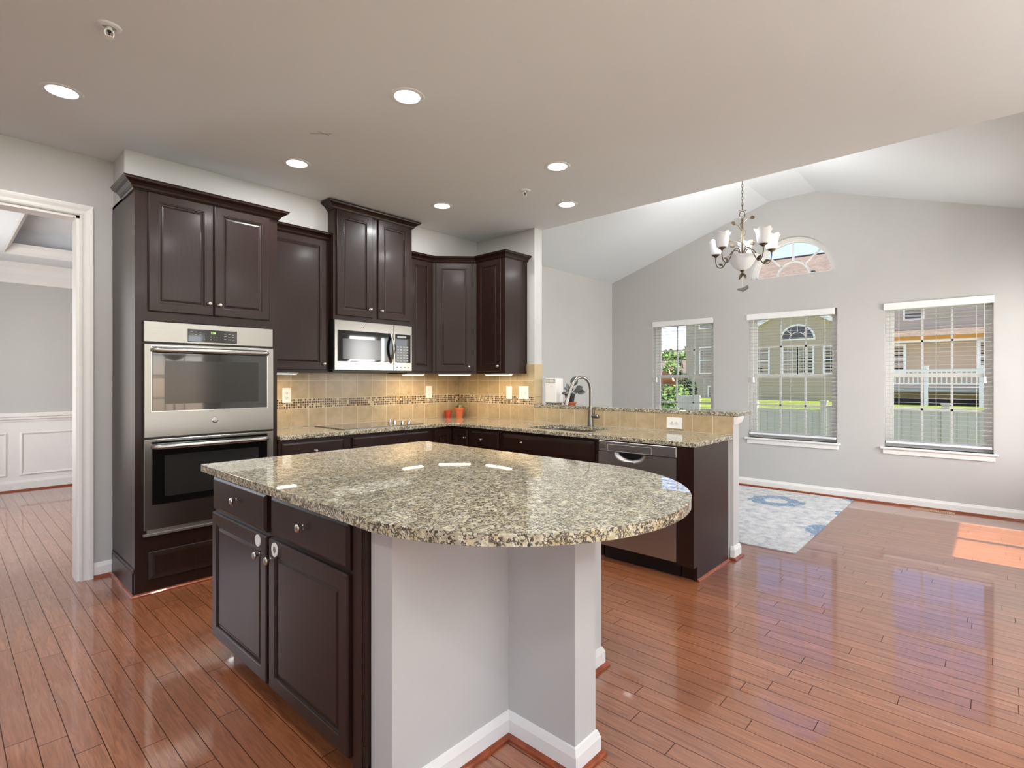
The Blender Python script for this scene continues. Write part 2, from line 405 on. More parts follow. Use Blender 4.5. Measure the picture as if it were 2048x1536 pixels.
ZC = 2.825; YB = 4.455; XR = 3.976; XB = 4.09; XW = 6.9; YS = 4.153; ZT = .92
# ------------------------------------------------------------ shell
bm = B()
box(bm, -3.4, XB, -4.5, 4.58, -.1, 0); box(bm, XB, XW+.2, -.8, 4.38, -.1, 0); box(bm, -.5, XB, 4.58, 8.75, -.1, 0)
struct('floor', bm, 'hardwood', 'glossy reddish brown hardwood strip floor')
bm = B(); box(bm, -3.4, XB+.002, -4.5, 4.58, ZC, ZC+.12)
struct('ceiling', bm, 'ceiling_paint', 'flat white kitchen ceiling with recessed lights')
# gable profile of the morning room
GP = [(-.68, 2.785), (1.52, 3.52), (2.04, 3.52), (4.26, 2.785)]
bm = B()
for (a, b) in zip(GP, GP[1:]):
    vs = [bm.verts.new(p) for p in ((XB-.1, a[0], a[1]), (XW+.16, a[0], a[1]), (XW+.16, b[0], b[1]), (XB-.1, b[0], b[1]))]
    f = bm.faces.new(vs); e = bmesh.ops.extrude_face_region(bm, geom=[f])
    bmesh.ops.translate(bm, verts=[v for v in e['geom'] if isinstance(v, bmesh.types.BMVert)], vec=(0, 0, .1))
struct('ceiling.001', bm, 'ceiling_paint', 'vaulted white ceiling over the window side of the room')
bm = B(); fillsolid(bm, [[(XB-.11, -.68, ZC+.004), (XB-.11, 1.52, 3.53), (XB-.11, 2.04, 3.53), (XB-.11, 4.2, ZC+.004)]], (.1, 0, 0))
struct('wall_gable', bm, 'wall_paint', 'wall triangle above the flat ceiling edge, under the vault')
# window wall with openings
def arc(cy, cz, r, n=24, a0=0, a1=PI): return [(cy+r*math.cos(a0+(a1-a0)*i/n), cz+r*math.sin(a0+(a1-a0)*i/n)) for i in range(n+1)]
WINS = [(2.72, 3.59), (1.31, 2.28), (-.0, .87)]; WZ0, WZ1 = .612, 2.148; AC = (1.792, 2.58); AR = .467
loops = [[(XW, -.8, -.1), (XW, -.8, 2.785), (XW, -.68, 2.80)]+[(XW, a, b+.05) for a, b in GP[1:3]]+[(XW, 4.38, 2.80), (XW, 4.38, -.1)]]
for a, b in WINS: loops.append([(XW, a, WZ0), (XW, b, WZ0), (XW, b, WZ1), (XW, a, WZ1)])
loops.append([(XW, y, z) for y, z in arc(AC[0], AC[1], AR)])
bm = B(); fillsolid(bm, loops, (.15, 0, 0)); struct('wall_windows', bm, 'wall_paint', 'light grey gabled wall with three windows and an arched window')
bm = B(); box(bm, XB, XW, 4.26, 4.38, 0, 2.86); struct('wall_left', bm, 'wall_paint', 'light grey side wall beyond the bar, left of the windows')
# doorway wall / kitchen back wall
DX0, DX1, DZ = -.42, .64, 2.415
bm = B(); fillsolid(bm, [[(-3.4, 4.46, -.1), (-3.4, 4.46, ZC+.05), (XB, 4.46, ZC+.05), (XB, 4.46, -.1), (DX1+.0, 4.46, -.1), (DX1, 4.46, DZ), (DX0, 4.46, DZ), (DX0, 4.46, -.1)]], (0, .12, 0))
struct('wall_back', bm, 'wall_paint', 'grey kitchen back wall with the cased doorway')
bm = B(); box(bm, .822, XR, YS, 4.46, 2.515, ZC); struct('wall_soffit', bm, 'wall_paint', 'light grey bulkhead above the wall cabinets')
bm = B(); box(bm, XR, XB, 3.336, 4.46, 0, ZC); struct('wall_right', bm, 'wall_paint', 'short grey wall stub at the end of the wall cabinets')
bm = B(); box(bm, XR, XB, 1.42, 3.336, 0, 1.055); struct('wall_bar', bm, 'wall_paint', 'low half wall carrying the raised bar top')
# morning room right wall with tall double window (lets the sun in)
loops = [[(XB, -.68, -.1), (XB, -.68, 2.86), (XW+.05, -.68, 2.86), (XW+.05, -.68, -.1)]]
for a, b in ((5.155, 5.80-.04), (5.84, 6.475)): loops.append([(a, -.68, .62), (b, -.68, .62), (b, -.68, 2.15), (a, -.68, 2.15)])
bm = B(); fillsolid(bm, loops, (0, -.12, 0)); struct('wall_side', bm, 'wall_paint', 'light grey wall beside the window wall, outside the frame')
bm = B(); box(bm, XB, XB+.12, -4.5, -.68, 0, ZC+.05); struct('wall_family', bm, 'wall_paint', 'grey family room wall')
# rear walls with windows
loops = [[(-3.4, -4.5, -.1), (-3.4, -4.5, ZC+.05), (XB, -4.5, ZC+.05), (XB, -4.5, -.1)]]
for a in (-2.6, -.7, 1.2, 2.7): loops.append([(a, -4.5, .5), (a+1.1, -4.5, .5), (a+1.1, -4.5, 2.3), (a, -4.5, 2.3)])
bm = B(); fillsolid(bm, loops, (0, -.15, 0)); struct('wall_rear', bm, 'wall_paint', 'grey rear wall with four windows, behind the viewer')
loops = [[(-3.4, -4.6, -.1), (-3.4, -4.6, ZC+.05), (-3.4, 4.58, ZC+.05), (-3.4, 4.58, -.1)]]
for a in (-3.6, -1.6, .6): loops.append([(-3.4, a, .5), (-3.4, a+1.3, .5), (-3.4, a+1.3, 2.3), (-3.4, a, 2.3)])
bm = B(); fillsolid(bm, loops, (-.15, 0, 0)); struct('wall_front', bm, 'wall_paint', 'grey wall with three windows, behind the viewer')
k = 10
for a in (-2.6, -.7, 1.2, 2.7):
    w = sthing('window_%d' % k, 'white gridded window in the rear wall', (a, -4.5, .5)); k += 1
    bm = B(); fillsolid(bm, [[(a, -4.5, .5), (a+1.1, -4.5, .5), (a+1.1, -4.5, 2.3), (a, -4.5, 2.3)], [(a+.05, -4.5, .55), (a+1.05, -4.5, .55), (a+1.05, -4.5, 2.25), (a+.05, -4.5, 2.25)]], (0, -.06, 0))
    for i in (1, 2): box(bm, a+.05+i/3-.011, a+.05+i/3+.011, -4.54, -4.52, .55, 2.25)
    for z in (.97, 1.38, 1.42, 1.83): box(bm, a+.05, a+1.05, -4.54, -4.52, z-.012, z+.012)
    obj('window_frame', bm, 'white_trim', w)
# dining room shell
YD = 8.62
loops = [[(-.5, YD, -.1), (-.5, YD, 3.1), (XB, YD, 3.1), (XB, YD, -.1)]]
bm = B(); fillsolid(bm, loops, (0, .12, 0)); struct('wall_dining', bm, 'wall_paint', 'light grey dining room wall seen through the doorway')
bm = B(); fillsolid(bm, [[(-.5, 4.58, -.1), (-.5, YD, -.1), (-.5, YD, 3.1), (-.5, 4.58, 3.1)], [(-.5, 5.5, .6), (-.5, 7.6, .6), (-.5, 7.6, 2.3), (-.5, 5.5, 2.3)]], (-.12, 0, 0)); struct('wall_dining_left', bm, 'wall_paint', 'dining room side wall with a wide window')
bm = B(); box(bm, XB-.1, XB, 4.58, YD, 0, 3.1); struct('wall_dining_right', bm, 'wall_paint', 'dining room right wall')
bm = B(); fillsolid(bm, [[(-.5, 4.58, 2.72), (XB, 4.58, 2.72), (XB, YD, 2.72), (-.5, YD, 2.72)], [(.49, 5.2, 2.72), (3.1, 5.2, 2.72), (3.1, 8.0, 2.72), (.49, 8.0, 2.72)]], (0, 0, .28))
box(bm, .3, 3.3, 5.0, 8.2, 3.0, 3.1); struct('ceiling.002', bm, 'ceiling_paint', 'white tray ceiling of the dining room')
CROWN = [(0, 0), (.02, 0), (.03, .03), (.075, .11), (.09, .17), (.12, .2), (.12, .235), (0, .235)]
bm = B(); sweep(bm, [(-.38, 4.7), (-.38, 8.62), (3.98, 8.62)], CROWN, 2.484); struct('trim_1', bm, 'white_trim', 'white crown molding at the top of the dining room wall')
TC = [(0, 0), (.012, 0), (.02, .03), (.06, .075), (.07, .11), (0, .11)]
bm = B(); sweep(bm, [(.49, 5.21), (.49, 8.0), (3.1, 8.0)], TC, 2.722); struct('trim_2', bm, 'white_trim', 'white molding around the dining room tray ceiling')
# wainscot
bm = B(); box(bm, -.38, 3.98, YD-.008, YD, .0, .86)
sweep(bm, [(-.38, YD-.008), (3.98, YD-.008)], [(0, .83), (.012, .83), (.016, .85), (.03, .862), (.03, .88), (.04, .89), (.04, .925), (.034, .935), (0, .935)])
sweep(bm, [(-.38, YD-.008), (3.98, YD-.008)], [(0, 0), (.016, 0), (.016, .10), (.008, .125), (0, .13)])
def frame_mold(bm, F, u0, u1, z0, z1, w=.03, d=.014):
    rs = []
    for ins, dd in ((0, 0), (0, d*.6), (w*.35, d), (w*.8, d*.4), (w, 0)):
        rs.append([bm.verts.new(F.p(u, dd, z)) for u, z in ((u0+ins, z0+ins), (u1-ins, z0+ins), (u1-ins, z1-ins), (u0+ins, z1-ins))])
    for a, b in zip(rs, rs[1:]):
        for i in range(4): bm.faces.new((a[i], a[(i+1) % 4], b[(i+1) % 4], b[i]))
F = FY(0, YD-.008)
frame_mold(bm, F, -.2, .563, .185, .70); frame_mold(bm, F, .68, 1.75, .185, .70); frame_mold(bm, F, 1.87, 3.2, .185, .70)
struct('trim_3', bm, 'white_trim', 'white wainscot with chair rail and framed panels in the dining room')
SHOE = [(0, 0), (.016, 0), (.015, .008), (.010, .014), (.003, .018), (0, .019)]
bm = B(); sweep(bm, [(-.38, YD-.024), (3.98, YD-.024)], SHOE); struct('trim_4', bm, 'shoe_wood', 'reddish shoe molding along the dining room wall')
t = thing('wall_outlet', 'white outlet on the dining room wainscot, seen through the doorway', 'outlet', (1.185, YD-.01, .41), 'wall outlets and switches')
bm = B(); box(bm, 1.15, 1.22, YD-.014, YD-.008, .35, .47, .002); obj('cover_plate', bm, 'outlet_face', t)
# door casing
d1 = sthing('door_1', 'white cased doorway into the dining room', (.64, 4.46, 0))
def casing(bm, F, u0, u1, z1, w=.07):
    pr = [(0, 0), (0, .012), (.008, .018), (.02, .014), (.03, .014), (.048, .02), (.062, .022), (w, .022), (w, 0)]
    pts = []
    for side in (0, 1, 2, 3):
        row = []
        for o, d in pr:
            if side == 0: row.append(F.p(u0-o, d, 0))
            if side == 1: row.append(F.p(u0-o, d, z1+o))
            if side == 2: row.append(F.p(u1+o, d, z1+o))
            if side == 3: row.append(F.p(u1+o, d, 0))
        pts.append([bm.verts.new(p) for p in row])
    n = len(pr)
    for a, b in zip(pts, pts[1:]):
        for i in range(n): bm.faces.new((a[i], a[(i+1) % n], b[(i+1) % n], b[i]))
    bm.faces.new(pts[0][::-1]); bm.faces.new(pts[-1])
bm = B(); casing(bm, FY(0, 4.459), DX0+.0, DX1, DZ-.0); obj('door_casing', bm, 'white_trim', d1)
bm = B(); box(bm, DX1-.018, DX1, 4.459, 4.59, 0, DZ); box(bm, DX0, DX0+.018, 4.459, 4.59, 0, DZ); box(bm, DX0, DX1, 4.459, 4.59, DZ-.018, DZ); obj('door_jamb', bm, 'white_trim', d1)
# baseboards
BB = [(0, 0), (.014, 0), (.014, .072), (.009, .086), (.006, .098), (0, .1)]
BBI = [(0, 0), (.014, 0), (.014, .066), (.010, .078), (.006, .090), (0, .093)]
def baseb(name, path, lab, prof=BB, off=.014):
    bm = B(); sweep(bm, path, prof); struct(name, bm, 'white_trim', 'white baseboard '+lab)
TN = [5]
def shoe(path, lab, off=.014):
    P = [Vector((p[0], p[1])) for p in path]; Q = []
    for i in range(len(P)):
        ns = []
        if i > 0: d = (P[i]-P[i-1]).normalized(); ns.append(Vector((d.y, -d.x)))
        if i < len(P)-1: d = (P[i+1]-P[i]).normalized(); ns.append(Vector((d.y, -d.x)))
        m = ns[0] if len(ns) == 1 else (ns[0]+ns[1])/(1+ns[0].dot(ns[1])); Q.append(P[i]+m*off)
    bm = B(); sweep(bm, Q, SHOE); struct('trim_%d' % TN[0], bm, 'shoe_wood', 'reddish wood shoe molding '+lab); TN[0] += 1
baseb('baseboard_windows', [(XB+.0, 4.26), (XW, 4.26), (XW, -.68)], 'along the window wall'); shoe([(XB+.0, 4.26), (XW, 4.26), (XW, -.68)], 'along the window wall')
baseb('baseboard_doorway', [(.712, 4.46), (.812, 4.46)], 'between the doorway and the oven cabinet'); shoe([(.712, 4.46), (.812, 4.46)], 'between the doorway and the oven cabinet')
baseb('baseboard_bar', [(XB, 3.336), (XB, 1.42), (XR, 1.42), (XR, 1.437)][::-1], 'wrapping the end of the bar half wall'); shoe([(XR, 1.437), (XR, 1.42), (XB, 1.42), (XB, 3.336)], 'around the end of the bar half wall')

# ------------------------------------------------------------ windows of the window wall
def win(n, y0, y1, label):
    """opening y0..y1; seen from inside u = -Y"""
    w = sthing('window_%d' % n, label, (XW+.09, (y0+y1)/2, WZ0))
    F = FX(XW+.12, y1); U = y1-y0
    def fr(bm, u0, u1, z0, z1, wd, d0, d1): 
        fbox(bm, F, u0, u0+wd, d0, d1, z0, z1); fbox(bm, F, u1-wd, u1, d0, d1, z0, z1); fbox(bm, F, u0+wd, u1-wd, d0, d1, z0, z0+wd); fbox(bm, F, u0+wd, u1-wd, d0, d1, z1-wd, z1)
    bm = B(); fr(bm, 0, U, WZ0, WZ1, .032, -.02, .035); obj('window_frame', bm, 'white_trim', w)
    zm = 1.378
    for nm, z0, z1, d in (('upper_sash', zm-.02, WZ1-.03, -.015), ('lower_sash', WZ0+.03, zm+.02, .008)):
        bm = B(); fr(bm, .034, U-.034, z0, z1, .038, d, d+.022)
        for i in (1, 2):
            u = .072+(U-.144)*i/3; fbox(bm, F, u-.010, u+.010, d+.004, d+.018, z0+.03, z1-.03)
        zc = (z0+z1)/2; fbox(bm, F, .07, U-.07, d+.004, d+.018, zc-.010, zc+.010)
        sh = obj(nm, bm, 'white_trim', w)
        bm = B(); fbox(bm, F, .07, U-.07, d+.010, d+.012, z0+.036, z1-.036); obj('glass_pane', bm, 'glass', sh)
    bm = B(); fbox(bm, FX(XW, y1), -.035, U+.035, -.115, .035, WZ0-.022, WZ0, .004)
    fbox(bm, FX(XW, y1), -.012, U+.012, 0, .016, WZ0-.075, WZ0-.022, .003); obj('window_sill', bm, 'white_trim', w)
    bm = B()
    for sgn in (-1, 1): fbox(bm, F, U/2+sgn*.18-.02, U/2+sgn*.18+.02, .03, .04, zm+.015, zm+.028, .003)
    obj('sash_lock', bm, 'plastic_white', w)
win(1, 2.72, 3.59, 'white gridded window over the bar, leftmost of the three')
win(2, 1.31, 2.28, 'white gridded window right of the bar post, below the arched window')
win(3, 0, .87, 'white gridded window nearest the right edge')
def blind(y0, y1, label, v0=.0, v1=.0, wand=.06):
    t = thing('window_blind', label, 'blind', (XW-.0, (y0+y1)/2, WZ0), 'window blinds')
    F = FX(XW, y1); U = y1-y0
    bm = B(); fbox(bm, F, -v0, U+v1, -.03, .022, 2.078, 2.150, .004); obj('valance', bm, 'blind_white', t)
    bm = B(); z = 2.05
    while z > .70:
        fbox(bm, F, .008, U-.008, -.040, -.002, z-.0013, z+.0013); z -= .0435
    obj('slats', bm, 'slat_backlit', t)
    bm = B(); fbox(bm, F, .006, U-.006, -.045, .004, .652, .674, .003); obj('bottom_rail', bm, 'blind_white', t)
    bm = B()
    for u in (.12, U/2, U-.12):
        for d in (-.046, .004): cyl(bm, F.p(u, d, .67), F.p(u, d, 2.09), .0009, n=5)
    obj('ladder_cords', bm, 'blind_white', t)
    bm = B(); u = wand; cyl(bm, F.p(u, .012, 2.08), F.p(u, .014, 1.36), .0022, n=8); cyl(bm, F.p(u, .014, 1.36), F.p(u, .014, 1.30), .012, .016, n=12)
    obj('tilt_cord', bm, 'blind_white', t)
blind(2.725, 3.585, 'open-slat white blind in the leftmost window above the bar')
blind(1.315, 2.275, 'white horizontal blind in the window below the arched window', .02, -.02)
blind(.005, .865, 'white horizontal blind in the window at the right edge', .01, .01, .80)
# arched window
w = sthing('window_4', 'half round white window with fan grid above the middle window', (XW+.1, AC[0], AC[1]))
def arcband(bm, r0, r1, x0, x1, n=36):
    for rr in ():
        pass
    P = []
    for i in range(n+1):
        a = PI*i/n; c, s_ = math.cos(a), math.sin(a)
        P.append([bm.verts.new((x, AC[0]+r*c, AC[1]+r*s_)) for x, r in ((x0, r0), (x1, r0), (x1, r1), (x0, r1))])
    for a, b in zip(P, P[1:]):
        for i in range(4): bm.faces.new((a[i], a[(i+1) % 4], b[(i+1) % 4], b[i]))
    bm.faces.new(P[0]); bm.faces.new(P[-1][::-1])
bm = B(); arcband(bm, AR-.038, AR+.001, XW+.07, XW+.14); arcband(bm, AR-.06, AR-.036, XW+.09, XW+.125); box(bm, XW+.09, XW+.135, AC[0]-AR+.03, AC[0]+AR-.03, AC[1], AC[1]+.022); obj('arch_frame', bm, 'white_trim', w, smooth=True)
bm = B(); arcband(bm, .165, .187, XW+.095, XW+.12)
for a in (PI/4, PI/2, 3*PI/4):
    d = Vector((0, math.cos(a), math.sin(a))); n_ = Vector((0, -d.z, d.y)); c0 = Vector((0, AC[0], AC[1]))
    vs = []
    for x in (XW+.095, XW+.12):
        for r, sg in ((.18, -1), (AR-.05, -1), (AR-.05, 1), (.18, 1)): q = c0+d*r+n_*sg*.010; vs.append(bm.verts.new((x, q.y, q.z)))
    bm.faces.new(vs[:4]); bm.faces.new(vs[4:][::-1])
    for i in range(4): bm.faces.new((vs[i], vs[(i+1) % 4], vs[4+(i+1) % 4], vs[4+i]))
obj('fan_grid', bm, 'white_trim', w, smooth=True)
bm = B(); fillsolid(bm, [[(XW+.107, y, z) for y, z in arc(AC[0], AC[1], AR-.04)]], (.002, 0, 0)); obj('glass_pane', bm, 'glass', w)
# side window in the off-frame wall
w = sthing('window_5', 'white double window in the side wall, outside the frame', (5.8, -.7, .62))
bm = B(); box(bm, 5.155, 5.165, -.76, -.72, .62, 2.15); box(bm, 6.465, 6.475, -.76, -.72, .62, 2.15); obj('window_frame', bm, 'white_trim', w)

# ------------------------------------------------------------ cabinet parts
def knob(parent, F, u, z, d0, r=.015, lab=None):
    bm = B(); o = F.p(u, d0, z)
    lathe(bm, [(.0001, 0), (.009, 0), (.009, .002), (.0055, .004), (.0045, .014), (.006, .017), (r*.9, .020), (r, .024), (r*.85, .0285), (r*.45, .031), (0, .0315)], o, F.n, n=20)
    return obj('knob', bm, 'nickel', parent, smooth=True)
def door(parent, F, u0, u1, z0, z1, ku=None, kz=None, prof=DOORP, name='door', kr=.0125, d=0):
    bm = B(); rings(bm, Fr(F.p(0, d, 0), F.r, F.n), u0, u1, z0, z1, prof); dd = obj(name, bm, 'espresso', parent)
    if ku is not None: knob(dd, F, ku, kz, d+.019, kr)
    return dd
CR = [(0, 0), (.006, 0), (.010, .006), (.014, .008), (.018, .018), (.030, .028), (.042, .034), (.048, .038), (.050, .044), (.054, .050), (0, .050)]
def crown(parent, path, z, sc=1.25, lab=None):
    bm = B(); sweep(bm, path, [(o*sc, h*sc) for o, h in CR], z)
    cx = sum(p[0] for p in path)/len(path)
    return obj('crown_molding', bm, 'espresso', parent)
# tall oven cabinet
YF = 3.87
oc = thing('oven_cabinet', 'tall espresso brown cabinet housing the double oven beside the doorway', 'cabinet', (1.25, 4.15, 0))
X0, X1 = .816, 1.680
bm = B()
box(bm, X0, X0+.02, YF+.01, YB, .0, 2.51); box(bm, X1-.02, X1, YF+.01, YB, 0, 2.51); box(bm, X0, X1, YB-.01, YB, 0.05, 2.51); box(bm, X0, X1, YF+.01, YB, 2.49, 2.51)
box(bm, X0+.02, X1-.02, YF+.05, YB-.01, .28, .34); box(bm, X0+.02, X1-.02, YF+.05, YB-.01, 1.70, 1.74); obj('cabinet_box', bm, 'espresso', oc)
bm = B(); box(bm, X0, .893, YF-.009, YF+.012, .0, 2.51); box(bm, 1.612, X1, YF-.009, YF+.012, 0, 2.51)
box(bm, .893, 1.612, YF-.009, YF+.012, 1.70, 1.775); box(bm, .893, 1.612, YF-.009, YF+.012, 2.475, 2.51); box(bm, .893, 1.612, YF-.009, YF+.012, 0, .365); box(bm, X0+.02, X1-.02, YF+.012, YF+.03, 0, .3)
box(bm, 1.235, 1.265, YF-.009, YF+.012, 1.775, 2.475); obj('face_frame', bm, 'espresso', oc)
F = FY(0, YF-.0095)
door(oc, F, .884, 1.250, 1.756, 2.492, 1.222, 1.834); door(oc, F, 1.256, 1.620, 1.756, 2.492, 1.284, 1.831)
door(oc, F, .884, 1.618, .095, .265, prof=FLATP, name='drawer_front')
crown(oc, [(X0, YB-.3), (X0, YF-.009), (X1, YF-.009), (X1, YF+.20)][::-1][::-1], 2.493)
for o in oc.children:
    pass
bm = B(); sweep(bm, [(X0-.001, YB-.02), (X0-.001, YF-.01)], [(0, .17), (.004, .17), (.006, .166), (.006, .160), (.004, .156), (.006, .150), (.004, .146), (0, .146)]); box(bm, X0-.007, X0, YF+.02, YB-.01, 0, .147); obj('side_base', bm, 'espresso', oc)
bm = B(); sweep(bm, [(X0-.007, YB-.003), (X0-.007, YF-.009), (X1, YF-.009)], SHOE); struct('trim_8', bm, 'shoe_wood', 'reddish shoe molding around the foot of the oven cabinet'); TN[0] = 9
# double wall oven
wo = thing('double_wall_oven', 'stainless steel double wall oven built into the tall cabinet', 'oven', (1.248, 3.87, .36))
OX0, OX1 = .857, 1.641; F = FY(0, 3.86)
bm = B(); box(bm, OX0+.02, OX1-.02, 3.862, 4.35, .372, 1.69); obj('oven_body', bm, 'dark_plastic', wo)
bm = B(); fbox(bm, F, OX0, OX1, -.005, .022, 1.566, 1.694, .003); cp = obj('control_panel', bm, 'stainless', wo)
bm = B(); rings(bm, F, 1.095, 1.396, 1.577, 1.660, [(0, .0215), (.001, .024), (.004, .0245)]); cd = obj('control_display', bm, 'black_glass', cp)
text('2:26', 'clock_digits', 'digit_green', cd, F, 1.246, 1.640, .017, .0250)
bm = B()
for (u, z, wd) in [(1.118, 1.643, .018), (1.143, 1.642, .012), (1.169, 1.641, .014), (1.118, 1.626, .018), (1.143, 1.625, .012), (1.170, 1.624, .016), (1.320, 1.638, .016), (1.346, 1.637, .012), (1.370, 1.636, .014), (1.320, 1.622, .016), (1.346, 1.617, .012), (1.370, 1.620, .014), (1.320, 1.604, .012), (1.346, 1.602, .016), (1.370, 1.600, .016)]:
    bm = B(); fbox(bm, F, u-wd/2, u+wd/2, .0244, .0249, z-.0012, z+.0012); obj('key_legend', bm, 'panel_print', cd)
for i, ch in enumerate('12345'): text(ch, 'number_keys', 'panel_print', cd, F, 1.194+i*.019, 1.613, .009, .0248)
for i, ch in enumerate('67890'): text(ch, 'number_keys', 'panel_print', cd, F, 1.194+i*.019, 1.597, .009, .0248)
def ovendoor(z0, z1, g0, g1, hz, lab):
    bm = B(); rings(bm, F, OX0, OX1, z0, z1, [(0, 0), (0, .028), (.003, .031)]); dr = obj('oven_door', bm, 'stainless', wo); dr['label'] = lab
    bm = B(); rings(bm, F, .897, 1.597, g0, g1, [(-.004, .030), (-.003, .0325), (0, .0325), (.001, .0315), (.004, .0312)]); gl_ = obj('glass_trim', bm, 'chrome', dr)
    bm = B(); fbox(bm, F, .899, 1.595, .0305, .0330, g0+.002, g1-.002, .001); g = obj('oven_glass', bm, 'black_glass', dr)
    bm = B(); fbox(bm, F, .965, 1.535, .0328, .0334, g0+.045, g1-.09); obj('inner_window', bm, 'oven_inner', dr)
    bm = B()
    pts = [F.p(.905, .034, hz), F.p(.912, .062, hz), F.p(.93, .072, hz)]+[F.p(.93+.634*i/12, .072+.010*math.sin(PI*i/12), hz) for i in range(1, 12)]+[F.p(1.564, .072, hz), F.p(1.582, .062, hz), F.p(1.589, .034, hz)]
    tube(bm, pts, .0155, 14); obj('handle', bm, 'stainless', dr, smooth=True)
    return dr
ud = ovendoor(.974, 1.553, 1.134, 1.540, 1.515, 'stainless upper oven door with bar handle and badge')
bm = B(); lathe(bm, [(0, .0335), (.017, .0335), (.019, .032), (.019, .030)], F.p(1.255, 0, 1.062), F.n, n=28); e = obj('emblem', bm, 'chrome', ud, smooth=True)
bm = B(); lathe(bm, [(0, .0345), (.013, .0342), (.014, .033)], F.p(1.255, 0, 1.062), F.n, n=24); obj('emblem_face', bm, 'stainless_dark', ud)
text('GE', 'emblem_letters', 'chrome', ud, F, 1.255, 1.062, .014, .0348)
ovendoor(.405, .962, .556, .948, .915, 'stainless lower oven door with dark glass')
bm = B(); fbox(bm, F, OX0, OX1, -.005, .018, .362, .378, .002); fbox(bm, F, OX0+.02, OX1-.02, -.005, .006, .378, .404); obj('vent_trim', bm, 'stainless_dark', wo)

# ------------------------------------------------------------ wall cabinets
def wallcab(label, loc): return thing('wall_cabinet', label, 'cabinet', loc, 'espresso wall cabinets')
YU = 4.135
t = wallcab('single door espresso wall cabinet between the tall oven cabinet and the microwave', (1.95, 4.3, 1.39))
bm = B(); box(bm, 1.683, 2.232, YU, YB, 1.392, 2.508); obj('cabinet_box', bm, 'espresso', t)
door(t, FY(0, YU), 1.70, 2.205, 1.412, 2.495, 2.178, 1.462); crown(t, [(1.683, YU), (2.234, YU)], 2.497, 1.15)
YM = 4.062
t = wallcab('taller two door espresso wall cabinet raised above the microwave', (2.64, 4.2, 1.84))
bm = B(); box(bm, 2.234, 3.036, YM, YS-.001, 1.838, 2.775); box(bm, 2.234, 3.036, YS-.001, YB, 1.838, 2.508); obj('cabinet_box', bm, 'espresso', t)
door(t, FY(0, YM), 2.260, 2.603, 1.874, 2.762, 2.572, 1.945); door(t, FY(0, YM), 2.660, 3.003, 1.874, 2.762, 2.690, 1.945)
crown(t, [(2.234, YS-.002), (2.234, YM), (3.036, YM), (3.036, YS-.002)], 2.752, 1.25)
t = wallcab('narrow espresso wall cabinet immediately right of the microwave', (3.18, 4.3, 1.39))
bm = B(); box(bm, 3.038, 3.345, YU, YB, 1.392, 2.508); obj('cabinet_box', bm, 'espresso', t)
door(t, FY(0, YU), 3.060, 3.322, 1.412, 2.495); crown(t, [(3.036, YU), (3.347, YU)], 2.497, 1.15)
t = wallcab('diagonal corner espresso wall cabinet between the narrow cabinet and the end cabinet', (3.7, 4.2, 1.39))
bm = B(); prism(bm, [(3.347, YB), (3.347, YU), (3.656, 3.826), (XR, 3.826), (XR, YB)], 1.392, 2.508); obj('cabinet_box', bm, 'espresso', t)
FD = Fr((3.347, YU, 0), (1, -1, 0), (-1, -1, 0)); DL = math.hypot(.309, .309)
door(t, FD, .032, DL-.045, 1.412, 2.495, DL-.072, 1.462)
crown(t, [(3.347, YU), (3.656, 3.826)], 2.497, 1.15)
t = wallcab('espresso wall cabinet at the right end of the run, with an exposed glossy side', (3.82, 3.62, 1.39))
bm = B(); box(bm, 3.656, XR, 3.432, 3.824, 1.392, 2.508); obj('cabinet_box', bm, 'espresso', t)
door(t, FX(3.656, 3.826), .028, .350, 1.412, 2.495, .322, 1.462); crown(t, [(3.656, 3.826), (3.656, 3.432), (XR-.001, 3.432)], 2.497, 1.15)
# under cabinet lights
def strip(x0, x1, y0, y1, label, ang=0):
    cx, cy = (x0+x1)/2, (y0+y1)/2
    t = thing('under_cabinet_light', label, 'light', (cx, cy, 1.39), 'under-cabinet light bars')
    R = Matrix.Rotation(ang, 3, 'Z'); a, b = (x1-x0)/2, (y1-y0)/2
    def rb(nm, mat, a, b, z0, z1):
        bm = B(); box(bm, -a, a, -b, b, z0, z1)
        for v in bm.verts: v.co = R @ v.co+Vector((cx, cy, 0))
        return obj(nm, bm, mat, t)
    rb('housing', 'plastic_white', a, b, 1.380, 1.3915); rb('lens', 'lens_warm', a-.01, b-.008, 1.3745, 1.380)
    l = area('under_cabinet_lamp', (cx, cy, 1.372), 2*a-.02, 1.1, (1, .76, .48), (0, 0, ang), 2*b-.01, 'RECTANGLE')
strip(1.70, 2.00, 4.20, 4.26, 'glowing light bar under the cabinet beside the oven tower')
strip(3.06, 3.30, 4.20, 4.26, 'glowing light bar under the narrow cabinet beside the microwave')
strip(3.42, 3.76, 4.05, 4.11, 'glowing light bar under the diagonal corner cabinet', -PI/4)
strip(3.74, 3.80, 3.46, 3.80, 'glowing light bar under the end wall cabinet')
# microwave
mw = thing('microwave', 'stainless over-the-range microwave under the tall double cabinet', 'microwave', (2.64, 4.2, 1.41))
MX0, MX1, MZ0, MZ1 = 2.238, 3.032, 1.412, 1.836; F = FY(0, 4.075)
bm = B(); box(bm, MX0, MX1, 4.072, YB, MZ0, MZ1, .004); obj('microwave_body', bm, 'dark_plastic', mw)
UD = 2.828
bm = B(); rings(bm, F, MX0, UD-.001, MZ0, MZ1, [(0, 0), (0, .018), (.004, .024)]); md = obj('microwave_door', bm, 'stainless', mw)
bm = B(); rings(bm, F, MX0+.028, UD-.012, MZ0+.075, MZ1-.085, [(0, .023), (.001, .026), (.006, .0265)]); obj('door_glass', bm, 'black_glass', md)
bm = B(); fbox(bm, F, MX0+.075, UD-.14, .0262, .0268, MZ0+.095, MZ1-.155); obj('inner_window', bm, 'oven_inner', md)
